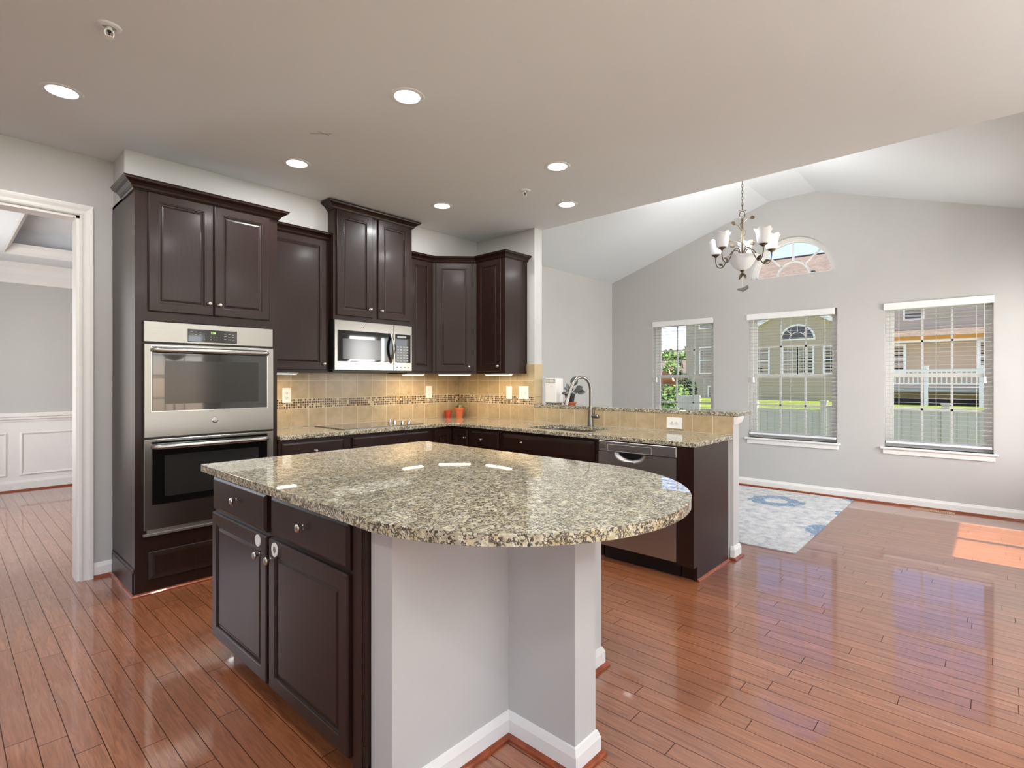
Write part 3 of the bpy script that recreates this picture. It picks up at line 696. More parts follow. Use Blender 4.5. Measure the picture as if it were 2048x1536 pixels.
bm = B(); pts = [F.p(UD-.035, .022+.050*math.sin(PI*i/14), MZ0+.07+.27*i/14) for i in range(15)]; tube(bm, pts, .012, 12, rs=[.010+.004*math.sin(PI*i/14) for i in range(15)]); obj('handle', bm, 'stainless', md, smooth=True)
bm = B(); lathe(bm, [(0, .027), (.011, .027), (.013, .0255), (.013, .023)], F.p(2.505, 0, 1.792), F.n, n=24); obj('emblem', bm, 'chrome', md, smooth=True)
text('GE', 'emblem_letters', 'stainless_dark', md, F, 2.505, 1.792, .010, .0275)
bm = B(); rings(bm, F, UD+.001, MX1, MZ0, MZ1, [(0, 0), (0, .018), (.004, .024)]); mp_ = obj('control_panel', bm, 'stainless', mw)
bm = B(); rings(bm, F, UD+.014, MX1-.018, MZ0+.075, MZ1-.085, [(0, .023), (.001, .026), (.006, .0265)]); kp = obj('keypad', bm, 'black_glass', mp_)
bm = B(); fbox(bm, F, UD+.035, UD+.135, .0262, .0270, MZ1-.118, MZ1-.100, .0003); obj('clock_window', bm, 'panel_print', kp)
bm = B()
for i in range(4):
    for j in range(6): fbox(bm, F, UD+.032+i*.034, UD+.054+i*.034, .0262, .0268, MZ0+.090+j*.025, MZ0+.101+j*.025)
obj('key_legends', bm, 'panel_print', kp)
bm = B()
for i in range(4):
    bm = B(); fbox(bm, F, UD+.028+i*.042, UD+.044+i*.042, .0235, .0245, MZ0+.030, MZ0+.036); obj('button', bm, 'slot_dark', mp_)
bm = B(); box(bm, MX0+.01, MX1-.01, 4.09, 4.40, MZ0-.012, MZ0+.001)
obj('bottom_vent', bm, 'dark_plastic', mw)

# ------------------------------------------------------------ base cabinets (back run and peninsula)
YBF = 3.845; XPF = 3.352
def basecab(name, label, loc): return thing(name, label, 'cabinet', loc, 'espresso base cabinets')
t = basecab('base_cabinet', 'espresso base cabinet with one drawer beside the oven tower', (1.95, 4.1, 0))
bm = B(); box(bm, 1.683, 2.262, YBF, YB, .1, .888); box(bm, 1.683, 2.262, YBF+.07, YB, 0, .1); obj('cabinet_box', bm, 'espresso', t)
F = FY(0, YBF); door(t, F, 1.705, 2.198, .715, .862, 1.955, .79, DRAWP, 'drawer_front'); door(t, F, 1.705, 2.198, .12, .695)
t = basecab('base_cabinet', 'wide espresso base cabinet with blank front below the cooktop', (2.7, 4.1, 0))
bm = B(); box(bm, 2.264, 3.10, YBF, YB, .1, .888); box(bm, 2.264, 3.10, YBF+.07, YB, 0, .1); obj('cabinet_box', bm, 'espresso', t)
door(t, F, 2.246+.03, 3.055, .715, .862, prof=DRAWP, name='blank_front'); door(t, F, 2.276, 2.655, .12, .695, 2.63, .64); door(t, F, 2.675, 3.055, .12, .695, 2.70, .64)
t = basecab('corner_cabinet', 'espresso corner base cabinet with folding doors where the counters meet', (3.6, 4.2, 0))
bm = B(); prism(bm, [(3.102, YB), (3.102, YBF), (XPF, YBF), (XPF, 3.58), (XR-.002, 3.58), (XR-.002, YB)], .1, .888); prism(bm, [(3.102, YB), (3.102, YBF+.07), (XPF+.07, YBF+.07), (XPF+.07, 3.58), (XR-.002, 3.58), (XR-.002, YB)], 0, .1); obj('cabinet_box', bm, 'espresso', t)
door(t, F, 3.125, 3.335, .12, .862); FP = FX(XPF, 0)
door(t, FP, -3.825, -3.615, .12, .862, -3.64, .79)
t = basecab('base_cabinet', 'espresso drawer base cabinet between the corner and the sink cabinet', (3.65, 3.4, 0))
bm = B(); box(bm, XPF, XR-.002, 3.195, 3.578, .1, .888); box(bm, XPF+.07, XR-.002, 3.195, 3.578, 0, .1); obj('cabinet_box', bm, 'espresso', t)
door(t, FP, -3.562, -3.212, .715, .862, -3.42, .79, DRAWP, 'drawer_front'); door(t, FP, -3.562, -3.212, .12, .695, -3.24, .64)
t = basecab('sink_cabinet', 'wide espresso base cabinet below the sink', (3.65, 2.7, 0))
bm = B(); box(bm, XPF, XR-.002, 2.185, 2.2, .1, .888); box(bm, XPF, XR-.002, 3.18, 3.193, .1, .888); box(bm, XPF, XPF+.02, 2.2, 3.18, .1, .888); box(bm, XPF+.02, XR-.002, 2.2, 3.18, .1, .12); box(bm, XPF+.07, XR-.002, 2.185, 3.193, 0, .1); obj('cabinet_box', bm, 'espresso', t)
door(t, FP, -3.165, -2.215, .715, .862, prof=FLATP, name='blank_front'); door(t, FP, -3.165, -2.70, .12, .695, -2.73, .64); door(t, FP, -2.68, -2.215, .12, .695, -2.65, .64)
knob(t, FP, -2.94, .80, .019, .004)
# dishwasher
dw = thing('dishwasher', 'stainless dishwasher at the end of the peninsula cabinets', 'dishwasher', (3.6, 1.86, 0))
F = FX(3.345, 0)
bm = B(); box(bm, 3.350, 3.90, 1.560, 2.160, .10, .872); obj('dishwasher_body', bm, 'dark_plastic', dw)
bm = B(); box(bm, 3.40, 3.90, 1.560, 2.160, 0, .10); obj('toe_panel', bm, 'dark_plastic', dw)
bm = B(); fbox(bm, F, -2.163, -1.556, .0, .028, .810, .882, .004); cpn = obj('control_panel', bm, 'stainless_dark', dw)
bm = B(); fbox(bm, F, -2.148, -2.105, .0275, .029, .846, .852); fbox(bm, F, -2.148, -2.105, .0275, .029, .832, .838); obj('vent_slots', bm, 'slot_dark', cpn)
bm = B(); frame_mold(bm, Fr(F.p(0, .027, 0), F.r, F.n), -2.085, -1.735, .812, .862, .003, .003)
for i in range(7): fbox(bm, F, -1.99+i*.032, -1.986+i*.032, .0275, .0292, .838, .842)
obj('button_row', bm, 'stainless_dark', cpn)
# door with scooped pocket handle
bm = B(); NU, NZ = 56, 40; u0, u1, z0, z1 = -2.162, -1.557, .118, .806; uc, zc_ = -1.905, .806
grid = []
for j in range(NZ+1):
    row = []
    for i in range(NU+1):
        u = u0+(u1-u0)*i/NU; tt = j/NZ; z = z1-(z1-z0)*(tt**1.9)
        q = math.sqrt(((u-uc)/.125)**2+((z-zc_)/.060)**2); dep = .030-(.034*max(0, 1-q**2) if q < 1 else 0)
        # flanking creases fading down the door
        for ux, sg in ((uc-.085, 1), (uc+.085, -1)):
            uu = u-ux-.045*math.exp(-(z1-z)/.05)*(-sg); dep += .0022*math.exp(-(uu/.012)**2)*math.exp(-(z1-z)/.9)
        row.append(bm.verts.new(F.p(u, dep, z)))
    grid.append(row)
for a, b in zip(grid, grid[1:]):
    for i in range(NU): bm.faces.new((a[i], a[i+1], b[i+1], b[i]))
bdr = grid[0]+[r[-1] for r in grid[1:]]+grid[-1][:-1][::-1]+[r[0] for r in grid[1:-1]][::-1]
bk = [bm.verts.new(v.co-F.n*(F.n.dot(v.co-F.o)+.0)) for v in bdr]
for i in range(len(bdr)): j = (i+1) % len(bdr); bm.faces.new((bdr[i], bdr[j], bk[j], bk[i]))
bm.faces.new(bk); dwd = obj('dishwasher_door', bm, 'stainless_dark', dw, smooth=True)
bm = B(); fillsolid(bm, [[F.p(uc+.088*math.cos(PI+PI*i/20), .0225, .808+.036*math.sin(PI+PI*i/20)) for i in range(21)]], -F.n*-.004); obj('pocket_shade', bm, 'dark_plastic', dwd)  # dark half-ellipse plate standing in for the shade inside the handle pocket
bm = B(); lathe(bm, [(0, .034), (.010, .034), (.014, .032), (.016, .030), (.016, .028)], F.p(-1.86, 0, .345), F.n, n=24); obj('emblem', bm, 'chrome', dw, smooth=True)
# end panel with toe notch and filler
t = thing('end_panel', 'espresso end panel closing the peninsula beside the dishwasher', 'cabinet panel', (3.65, 1.45, 0))
bm = B(); a = [(3.300, .1), (3.300, .888), (3.925, .888), (3.925, 0), (3.375, 0), (3.375, .1)]
a = [(max(x, 3.322), z) for x, z in a]
fillsolid(bm, [[(x, 1.437, z) for x, z in a]], (0, .02, 0)); obj('side_panel', bm, 'espresso', t)
bm = B(); box(bm, 3.322, 3.345, 1.457, 1.552, .1, .888); box(bm, 3.40, 3.42, 1.457, 1.552, 0, .1); obj('filler_strip', bm, 'espresso', t)
bm = B(); box(bm, 3.926, XR-.001, 1.445, 1.56, 0, .888); obj('wall_filler', bm, 'wall_paint', t)
bm = B(); sweep(bm, [(3.375, 1.437), (3.925, 1.437)], SHOE); struct('trim_9', bm, 'shoe_wood', 'reddish shoe molding at the foot of the peninsula end panel'); TN[0] = 10

# ------------------------------------------------------------ countertops
def rrect(x0, x1, y0, y1, r, n=8):
    P = []
    for cx, cy, a0 in ((x1-r, y1-r, 0), (x0+r, y1-r, PI/2), (x0+r, y0+r, PI), (x1-r, y0+r, 1.5*PI)):
        for i in range(n+1): a = a0+PI/2*i/n; P.append((cx+r*math.cos(a), cy+r*math.sin(a)))
    return P
def slab(name, loops, z0, z1, label, cat='countertop', bev=.004):
    bm = B(); fillsolid(bm, [[(x, y, z0) for x, y in lp] for lp in loops], (0, 0, z1-z0))
    o = obj(name, bm, 'granite'); md_ = o.modifiers.new('bevel', 'BEVEL'); md_.width = bev; md_.segments = 3; md_.limit_method = 'ANGLE'; md_.angle_limit = math.radians(50)
    return tag(o, label, cat)
xc, yc, r = 3.318, 3.809, .04
inner = [(xc-r+r*math.cos(a), yc-r+r*math.sin(a)) for a in [0, PI/8, PI/4, 3*PI/8, PI/2]]
inner = [(xc-r+r*math.cos(a), yc-r+r*math.sin(a)) for a in [PI/2*(1-i/5) for i in range(6)]]
outer = [(1.683, yc)]+inner+[(xc, 1.425), (XR-.001, 1.425), (XR-.001, YB-.008), (1.683, YB-.008)]
SINK = rrect(3.425, 3.835, 2.35, 2.99, .11)
slab('kitchen_countertop', [outer, SINK[::-1]], .889, ZT, 'L-shaped speckled beige granite countertop along the wall and peninsula')
slab('raised_countertop', [[(3.968, 1.385), (4.262, 1.385), (4.262, 3.333), (XB+.002, 3.333), (3.968, 3.333)]], 1.060, 1.091, 'raised granite bar top on the half wall')
t = thing('bar_corbel', 'white molded bracket under the end of the bar top', 'bracket', (4.03, 1.42, 1.0))
bm = B(); sweep(bm, [(XR-.0, 1.56), (XR-.0, 1.419), (XB+.0, 1.419), (XB+.0, 1.6)][:0] or [(XR, 1.419), (XB, 1.419), (XB, 1.65)], [(0, 0), (.006, 0), (.008, .006), (.016, .012), (.026, .040), (.028, .058), (0, .058)], 1.0); obj('molding', bm, 'white_trim', t)
# backsplash
bm = B(); box(bm, 1.682, XR-.009, YB-.008, 4.4595, .9215, 1.392); tag(obj('backsplash', bm, 'tile_back'), 'beige square tile backsplash with mosaic band behind the cooktop', 'backsplash')
bm = B(); box(bm, XR-.008, XR-.0005, 3.336, YB-.009, .9215, 1.485)
tag(obj('backsplash', bm, 'tile_side'), 'beige square tile backsplash with mosaic band on the side wall, under the end cabinet', 'backsplash')
bm = B(); box(bm, XR-.008, XR-.0005, 1.42, 3.335, .9215, 1.0595)
tag(obj('backsplash', bm, 'tile_side'), 'low strip of beige tiles below the raised bar, behind the sink', 'backsplash')
bm = B()
for z0_, z1_ in ((1.0925, 1.160), (1.163, 1.322), (1.325, 1.485)): box(bm, XR-.008, XB, 3.328, 3.3355, z0_, z1_)
tag(obj('backsplash', bm, 'tile_plain'), 'narrow stack of beige tiles on the end of the wall, beside the air purifier', 'backsplash')
# island counter
IC, IR = (1.526, 1.40), .672
pts = [(IC[0]+IR*math.cos(a), IC[1]+IR*math.sin(a)) for a in [PI+PI*i/48 for i in range(49)]]
slab('island_countertop', [[(.868, 2.842), (.858, 1.5)]+pts[1:-1]+[(2.198, 1.5), (2.212, 2.822)]], .885, ZT, 'speckled beige granite island countertop with one half round end', 'countertop', .008)
# ------------------------------------------------------------ island
isl = thing('island_cabinet', 'espresso island cabinet with two drawers above two doors', 'cabinet', (1.4, 2.1, 0))
XI = .925
bm = B(); box(bm, XI, 2.085, 1.462, 2.812, .105, .884); box(bm, XI+.075, 2.085, 1.462, 2.79, 0, .105); obj('cabinet_box', bm, 'espresso', isl)
F = FX(XI, 0)
dr = door(isl, F, -2.796, -2.192, .705, .862, -2.494, .792, DRAWP, 'drawer_front', .016)
dr = door(isl, F, -2.146, -1.552, .705, .862, -1.861, .792, DRAWP, 'drawer_front', .016)
dl = door(isl, F, -2.806, -2.186, .090, .690, -2.244, .606, kr=.016); dr_ = door(isl, F, -2.162, -1.558, .090, .690, -2.132, .610, kr=.016)
def disc(parent, F, u, z, d, ru, rz, h, name, mat, ring=None):
    bm = B(); n = 28
    def lp(dd, k): return [bm.verts.new(F.p(u+ru*k*math.cos(2*PI*i/n), dd, z+rz*k*math.sin(2*PI*i/n))) for i in range(n)]
    a = lp(d, 1); b = lp(d+h, 1)
    for i in range(n): bm.faces.new((a[i], a[(i+1) % n], b[(i+1) % n], b[i]))
    if ring:
        c = lp(d+h, ring)
        for i in range(n): bm.faces.new((b[i], b[(i+1) % n], c[(i+1) % n], c[i]))
        e = lp(d+h*.3, ring)
        for i in range(n): bm.faces.new((c[i], c[(i+1) % n], e[(i+1) % n], e[i]))
        bm.faces.new(e)
    else: bm.faces.new(b)
    bm.faces.new(a[::-1]); o = obj(name, bm, mat, parent); return o
o = disc(dl, F, -2.262, .661, .0188, .024, .025, .004, 'child_lock_pad', 'plastic_white'); o['label'] = 'round white adhesive pad'
o = disc(dr_, F, -2.100, .657, .0188, .026, .028, .004, 'child_lock_pad', 'plastic_white', .5); o['label'] = 'round white pad with grey centre'
disc(dr_, F, -2.100, .657, .0190, .012, .015, .003, 'pad_center', 'magnet_gray')
bm = B(); fbox(bm, F, -1.545, -1.463, .0, .006, .0, .884)
for u in (-1.49, -1.478): cyl(bm, F.p(u, .006, 0), F.p(u, .006, .884), .003, n=8)
obj('corner_stile', bm, 'espresso', isl)
# island pony wall: back wall + wing
Y1 = 1.345
bm = B(); box(bm, .932, 2.085, Y1, 1.458, 0, .884); box(bm, 1.451, 1.575, 1.04, Y1, 0, .884)
struct('wall_island', bm, 'wall_paint', 'light grey T-shaped half wall under the round end of the island')
pth = [(.932, 1.458), (.932, Y1), (1.451, Y1), (1.451, 1.04), (1.575, 1.04), (1.575, Y1), (2.085, Y1), (2.085, 1.458)]
bm = B(); sweep(bm, pth[::-1][::-1], BBI); struct('baseboard_island', bm, 'white_trim', 'white baseboard around the island half wall')
shoe(pth, 'around the island half wall')
bm = B(); sweep(bm, [(.932, 1.458), (.932, Y1), (1.451, Y1), (1.451, 1.04), (1.575, 1.04), (1.575, Y1), (2.085, Y1)], [(0, 0), (.012, .0), (.016, .006), (.018, .026), (0, .026)], .858); struct('trim_%d' % TN[0], bm, 'white_trim', 'thin white trim between island half wall and granite'); TN[0] += 1

# ------------------------------------------------------------ cooktop, sink, faucet
ck = thing('cooktop', 'black glass electric cooktop set into the back counter', 'cooktop', (2.66, 4.16, ZT))
bm = B(); box(bm, 2.25, 3.05, 3.90, 4.40, ZT, ZT+.006, .002); obj('glass_top', bm, 'black_glass', ck)
bm = B(); box(bm, 2.245, 3.055, 3.895, 3.900, ZT, ZT+.0045, .001); box(bm, 2.244, 2.250, 3.9, 4.4, ZT, ZT+.007); box(bm, 3.05, 3.056, 3.9, 4.4, ZT, ZT+.007); obj('metal_edge', bm, 'brushed_nickel', ck)
for x, y in ((2.905, 4.225), (2.905, 4.150), (2.922, 4.050), (2.942, 3.980)):
    bm = B(); lathe(bm, [(.0, 0), (.021, 0), (.021, .004), (.017, .006), (.016, .026), (.014, .030), (0, .031)], (x, y, ZT+.006), n=24); k_ = obj('burner_knob', bm, 'chrome', ck, smooth=True)
bm = B()
for x, y, r in ((2.47, 4.25, .075), (2.47, 4.02, .095), (2.72, 4.27, .095), (2.72, 4.03, .075)):
    for rr in (r, r*.96):
        pass
    n = 40; a = [bm.verts.new((x+r*math.cos(2*PI*i/n), y+r*math.sin(2*PI*i/n), ZT+.0064)) for i in range(n)]; b = [bm.verts.new((x+(r-.002)*math.cos(2*PI*i/n), y+(r-.002)*math.sin(2*PI*i/n), ZT+.0064)) for i in range(n)]
    for i in range(n): bm.faces.new((a[i], a[(i+1) % n], b[(i+1) % n], b[i]))
obj('burner_rings', bm, 'panel_print', ck)
sk = thing('kitchen_sink', 'stainless undermount sink in the peninsula counter', 'sink', (3.63, 2.67, .72))
bm = B()
A = [rrect(3.415, 3.845, 2.34, 3.00, .115), rrect(3.43, 3.83, 2.355, 2.985, .11), rrect(3.44, 3.82, 2.365, 2.975, .10), rrect(3.47, 3.79, 2.395, 2.945, .08)]
rg = [[bm.verts.new((x, y, z)) for x, y in a] for a, z in zip(A, (.888, .888, .73, .70))]
for a, b in zip(rg, rg[1:]):
    for i in range(len(a)): bm.faces.new((a[i], a[(i+1) % len(a)], b[(i+1) % len(a)], b[i]))
bm.faces.new(rg[-1]); obj('sink_bowl', bm, 'stainless', sk, smooth=True)
bm = B(); lathe(bm, [(0, .002), (.03, .002), (.042, .004), (.042, 0)], (3.63, 2.67, .70)); obj('drain', bm, 'chrome', sk, smooth=True)
fa = thing('faucet', 'brushed nickel gooseneck faucet behind the sink', 'faucet', (3.883, 2.616, ZT))
bm = B(); lathe(bm, [(0, 0), (.027, 0), (.028, .006), (.026, .02), (.024, .09), (.019, .15), (.0155, .18)], (3.883, 2.616, ZT), n=24)
obj('faucet_body', bm, 'brushed_nickel', fa, smooth=True)
bm = B(); dx, dy = -1.0, .22; n_ = math.hypot(dx, dy); dx /= n_; dy /= n_
def fp(a, z): return (3.883+dx*a, 2.616+dy*a, z)
pts = curve_pts([fp(0, 1.08), fp(0, 1.20), fp(.004, 1.27), fp(.035, 1.325), fp(.090, 1.352), fp(.150, 1.345), fp(.20, 1.305), fp(.232, 1.25), fp(.25, 1.21)], 6)
tube(bm, pts, .0135, 14); obj('spout', bm, 'brushed_nickel', fa, smooth=True)
bm = B(); cyl(bm, fp(.249, 1.213), fp(.285, 1.115), .0145, .021, n=20); obj('spray_head', bm, 'brushed_nickel', fa, smooth=True)
bm = B(); cyl(bm, (3.883, 2.605, 1.010), (3.883, 2.548, 1.010), .0155, .018, n=20); lathe(bm, [(0, .0), (.018, 0), (.018, .012), (.012, .018), (0, .02)], (3.883, 2.548, 1.010), (0, -1, 0)); cyl(bm, (3.883, 2.575, 1.02), (3.872, 2.57, 1.085), .004, n=10); obj('lever_handle', bm, 'brushed_nickel', fa, smooth=True)
# ------------------------------------------------------------ outlets and switches
def outlet(F, u, z, label, kind='duplex', w=.076, h=.128):
    t = thing('wall_outlet' if kind != 'switch' else 'wall_switch', label, 'outlet' if kind != 'switch' else 'switch', F.p(u, 0, z), 'wall outlets and switches')
    bm = B(); fbox(bm, F, u-w/2, u+w/2, 0, .006, z-h/2, z+h/2, .003, 2); obj('cover_plate', bm, 'outlet_face', t)
    def sock(uu, zz, rot=False):
        bm = B(); lathe(bm, [(0, .0085), (.0155, .0085), (.0165, .007), (.0165, .005)], F.p(uu, 0, zz), F.n, n=20); s_ = obj('socket', bm, 'plastic_white', t, smooth=True)
        bm = B()
        for k in (-1, 1):
            if rot: fbox(bm, F, uu-.003, uu+.005, .0083, .0089, zz+k*.0062-.0012, zz+k*.0062+.0012)
            else: fbox(bm, F, uu+k*.0062-.0012, uu+k*.0062+.0012, .0083, .0089, zz-.003, zz+.005)
        o_ = F.p(uu-(.009 if rot else 0), .0083, zz-(0 if rot else .009)); cyl(bm, o_, o_+F.n*.0006, .0028, n=10)
        obj('slots', bm, 'slot_dark', s_)
    if kind == 'duplex': sock(u, z+.02); sock(u, z-.02)
    elif kind == 'side': sock(u-.02, z, True); sock(u+.02, z, True)
    elif kind == 'rocker':
        for k in (-1, 1):
            bm = B(); fbox(bm, F, u-.012, u+.012, .005, .010, z+k*.022-.014, z+k*.022+.014, .002); obj('rocker', bm, 'plastic_white', t)
    else:
        for k in (-1, 0, 1)[:2] if w < .1 else (-.026, .026):
            bm = B(); fbox(bm, F, u+k-.005, u+k+.005, .005, .008, z-.012, z+.012, .001); fbox(bm, F, u+k-.003, u+k+.003, .007, .018, z-.002, z+.008, .001); obj('toggle', bm, 'plastic_white', t)
F = FY(0, YB-.008)
outlet(F, 2.015, 1.198, 'white duplex outlet on the backsplash beside the oven tower')
outlet(F, 3.545, 1.200, 'white switch and dial plate on the backsplash near the corner', 'rocker', .085, .132)
F = FX(XR-.008, 0)
outlet(F, -3.665, 1.200, 'white single switch plate on the side backsplash, left of the wider plate', 'rocker', .078, .130)
outlet(F, -3.468, 1.202, 'wide white double switch plate at the end of the side backsplash', 'switch', .128, .130)
outlet(F, -1.875, .986, 'white sideways outlet on the backsplash below the bar top', 'side', .130, .088)

# ------------------------------------------------------------ pots on the counter
t = thing('flower_pot', 'small empty red plastic pot on the corner of the counter', 'pot', (3.765, 4.36, ZT), 'pots on the counter corner')
bm = B(); lathe(bm, [(0, 0), (.030, 0), (.040, .062), (.043, .062), (.044, .078), (.039, .078), (.034, .02), (0, .018)], (3.745, 4.362, ZT), n=28); obj('pot', bm, 'red_clay', t, smooth=True)
t = thing('potted_succulent', 'terracotta pot with trailing succulent in the counter corner', 'plant', (3.84, 4.30, ZT), 'pots on the counter corner')
px_, py_ = 3.838, 4.285
bm = B(); lathe(bm, [(0, 0), (.036, 0), (.050, .085), (.055, .085), (.057, .112), (.051, .112), (.046, .09), (0, .09)], (px_, py_, ZT), n=28); pt = obj('pot', bm, 'terracotta', t, smooth=True)
bm = B(); lathe(bm, [(0, .100), (.03, .099), (.049, .095)], (px_, py_, ZT), n=20); obj('soil', bm, 'soil', t)
def leaf(bm, base, tip, w, up=Vector((0, 0, 1)), n=6, curl=.15):
    base = Vector(base); tip = Vector(tip); d = tip-base; Ln = d.length
    if Ln < 1e-6: return
    side = d.cross(up); side = side.normalized() if side.length > 1e-6 else Vector((1, 0, 0)); nn = side.cross(d).normalized(); rows = []
    for i in range(n+1):
        s_ = i/n; c = base+d*s_+nn*(curl*Ln*math.sin(PI*s_)); ww = w*math.sin(PI*min(1, s_*.96+.02))**.8
        rows.append([bm.verts.new(c-side*ww*.5+nn*ww*.08), bm.verts.new(c-nn*ww*.04), bm.verts.new(c+side*ww*.5+nn*ww*.08)])
    for a, b in zip(rows, rows[1:]):
        for k in range(2): bm.faces.new((a[k], a[k+1], b[k+1], b[k]))
rnd = random.Random(3)
bm = B(); bm2 = B()
for i in range(34):
    a = rnd.uniform(0, 2*PI); r = rnd.uniform(.0, .05); h = rnd.uniform(.0, .03); b0 = (px_+r*math.cos(a), py_+r*math.sin(a), ZT+.10+h*.5)
    e = (px_+(r+.025)*math.cos(a)+rnd.uniform(-.01, .01), py_+(r+.025)*math.sin(a), ZT+.115+h+rnd.uniform(-.012, .015)); leaf(bm if i % 2 else bm2, b0, e, .014, curl=.3)
for i in range(16):
    q = i/15; c = (px_+.05+.02*q-.01, py_-.045-.02*q, ZT+.125-.075*q*q); leaf(bm2 if i % 3 else bm, c, (c[0]+rnd.uniform(-.01, .022), c[1]+rnd.uniform(-.02, .012), c[2]+rnd.uniform(-.012, .01)), .012, curl=.3)
obj('leaves', bm, 'leaf_green', t); o = obj('leaves', bm2, 'leaf_pale', t); o['label'] = 'pale cream succulent leaves'
# heater / diffuser on the bar
t = thing('air_purifier', 'small white box air purifier at the wall end of the bar top', 'air purifier', (4.15, 3.24, 1.091))
F = FX(4.105, 3.322)
bm = B(); fbox(bm, F, .012, .155, -.115, 0, 1.103, 1.345, .010, 3); bd = obj('housing', bm, 'plastic_white', t)
bm = B()
for i in range(8):
    for j in range(3): fbox(bm, F, .024+i*.0155, .034+i*.0155, -.002, .0008, 1.303+j*.012, 1.311+j*.012)
obj('vent_slots', bm, 'magnet_gray', t)
bm = B(); fbox(bm, F, .020, .147, -.105, -.008, 1.096, 1.106); obj('base_plate', bm, 'magnet_gray', t)
for u in (.03, .135):
    for d in (-.10, -.015):
        bm = B(); cyl(bm, F.p(u, d, 1.0912), F.p(u, d, 1.098), .008, n=12); obj('foot', bm, 'dark_plastic', t)
# potted plant on bar
t = thing('potted_plant', 'dark leafy plant in a black pot on a clay saucer on the bar', 'plant', (4.15, 3.03, 1.091))
cx_, cy_ = 4.165, 3.045
bm = B(); lathe(bm, [(0, 0), (.052, 0), (.068, .018), (.068, .022), (.062, .022), (.050, .008), (0, .007)], (cx_, cy_, 1.091), n=28); obj('saucer', bm, 'terracotta', t, smooth=True)
bm = B(); lathe(bm, [(0, .008), (.036, .008), (.050, .092), (.054, .092), (.055, .104), (.049, .104), (.045, .085), (0, .085)], (cx_, cy_, 1.091), n=28); obj('pot', bm, 'dark_plastic', t, smooth=True)
bm = B(); lathe(bm, [(0, .094), (.046, .092)], (cx_, cy_, 1.091), n=20); obj('soil', bm, 'soil', t)
bm = B(); st = B()
for (ox, oy, oz, w) in [(.0, -.06, .25, .075), (.02, .075, .155, .03), (-.02, .07, .105, .03), (.0, .035, .19, .032), (.01, .0, .17, .035), (-.01, -.035, .16, .04), (.02, -.075, .13, .05), (-.02, .015, .14, .03), (.03, .03, .15, .03), (0, -.13, .165, .06), (.02, -.145, .12, .055), (-.03, -.01, .13, .03), (.02, .055, .13, .028)]:
    s0 = Vector((cx_+ox*.2, cy_+oy*.15, 1.19)); e = Vector((cx_+ox, cy_+oy, 1.091+oz+.0)); m_ = s0.lerp(e, .45)+Vector((0, 0, .012))
    leaf(bm, m_, e+(e-m_)*.35, w, up=Vector((-.74, -.67, .2)), curl=.1); tube(st, [s0, s0.lerp(m_, .5)+Vector((0, 0, .006)), m_], .0022, 6)
obj('leaves', bm, 'leaf_gray', t, smooth=True); obj('stems', st, 'leaf_gray', t)

# ------------------------------------------------------------ rug, register
bm = B(); P = [(4.425, 1.118), (6.815, 1.138), (6.80, 3.2), (4.40, 3.18)]
prism(bm, P, .001, .009); o = obj('area_rug', bm, 'rug'); tag(o, 'pale grey and blue distressed medallion rug before the window wall', 'rug')
t = thing('floor_register', 'beige metal floor vent below the right hand window', 'vent', (6.83, .46, 0))
bm = B()
fillsolid(bm, [[(6.775, .285, .001), (6.865, .285, .001), (6.865, .632, .001), (6.775, .632, .001)]]+[[(6.790, .305+i*.0135+(.012 if i > 11 else 0), .001), (6.850, .305+i*.0135+(.012 if i > 11 else 0), .001), (6.850, .311+i*.0135+(.012 if i > 11 else 0), .001), (6.790, .311+i*.0135+(.012 if i > 11 else 0), .001)] for i in range(23)], (0, 0, .004)); obj('grille', bm, 'register_beige', t)
bm = B(); box(bm, 6.78, 6.86, .30, .62, .0003, .001); obj('duct_opening', bm, 'slot_dark', t)

# ------------------------------------------------------------ ceiling fixtures
rc_spots = [(.441, 3.565, 'recessed ceiling light in front of the oven cabinet, nearest the doorway'), (1.679, 2.285, 'large recessed ceiling light above the island, nearest the camera'),
    (1.683, 3.555, 'recessed ceiling light in front of the microwave wall, left of centre'), (2.939, 2.256, 'recessed ceiling light between the island and the bar'),
    (2.936, 3.50, 'recessed ceiling light near the corner wall cabinets'), (3.63, 2.684, 'recessed ceiling light over the sink'),
    (.441, 2.285, None), (1.68, 1.0, None), (.3, -.6, None), (2.2, -2.2, None), (-1.2, .9, None), (-1.2, 3.2, None), (-.8, -2.4, None), (3.0, -.8, None), (-2.4, -.9, None)]  # spots without a label are lamps added out of frame to light the room
for x, y, lab in rc_spots:
    t = thing('recessed_light', lab or 'added recessed ceiling light outside the frame', 'ceiling light', (x, y, ZC), 'recessed ceiling lights')
    bm = B(); lathe(bm, [(.066, -.0005), (.068, -.0035), (.084, -.004), (.090, -.0025), (.092, 0)], (x, y, ZC), n=36); obj('trim_ring', bm, 'ceiling_paint', t, smooth=True)
    bm = B(); lathe(bm, [(0, -.0022), (.050, -.0022), (.067, -.0012), (.067, 0)], (x, y, ZC), n=36); obj('lens', bm, 'lens_white', t, smooth=True)
    area('recessed_lamp', (x, y, ZC-.006), .13, P_DOWN, (.97, .98, 1))
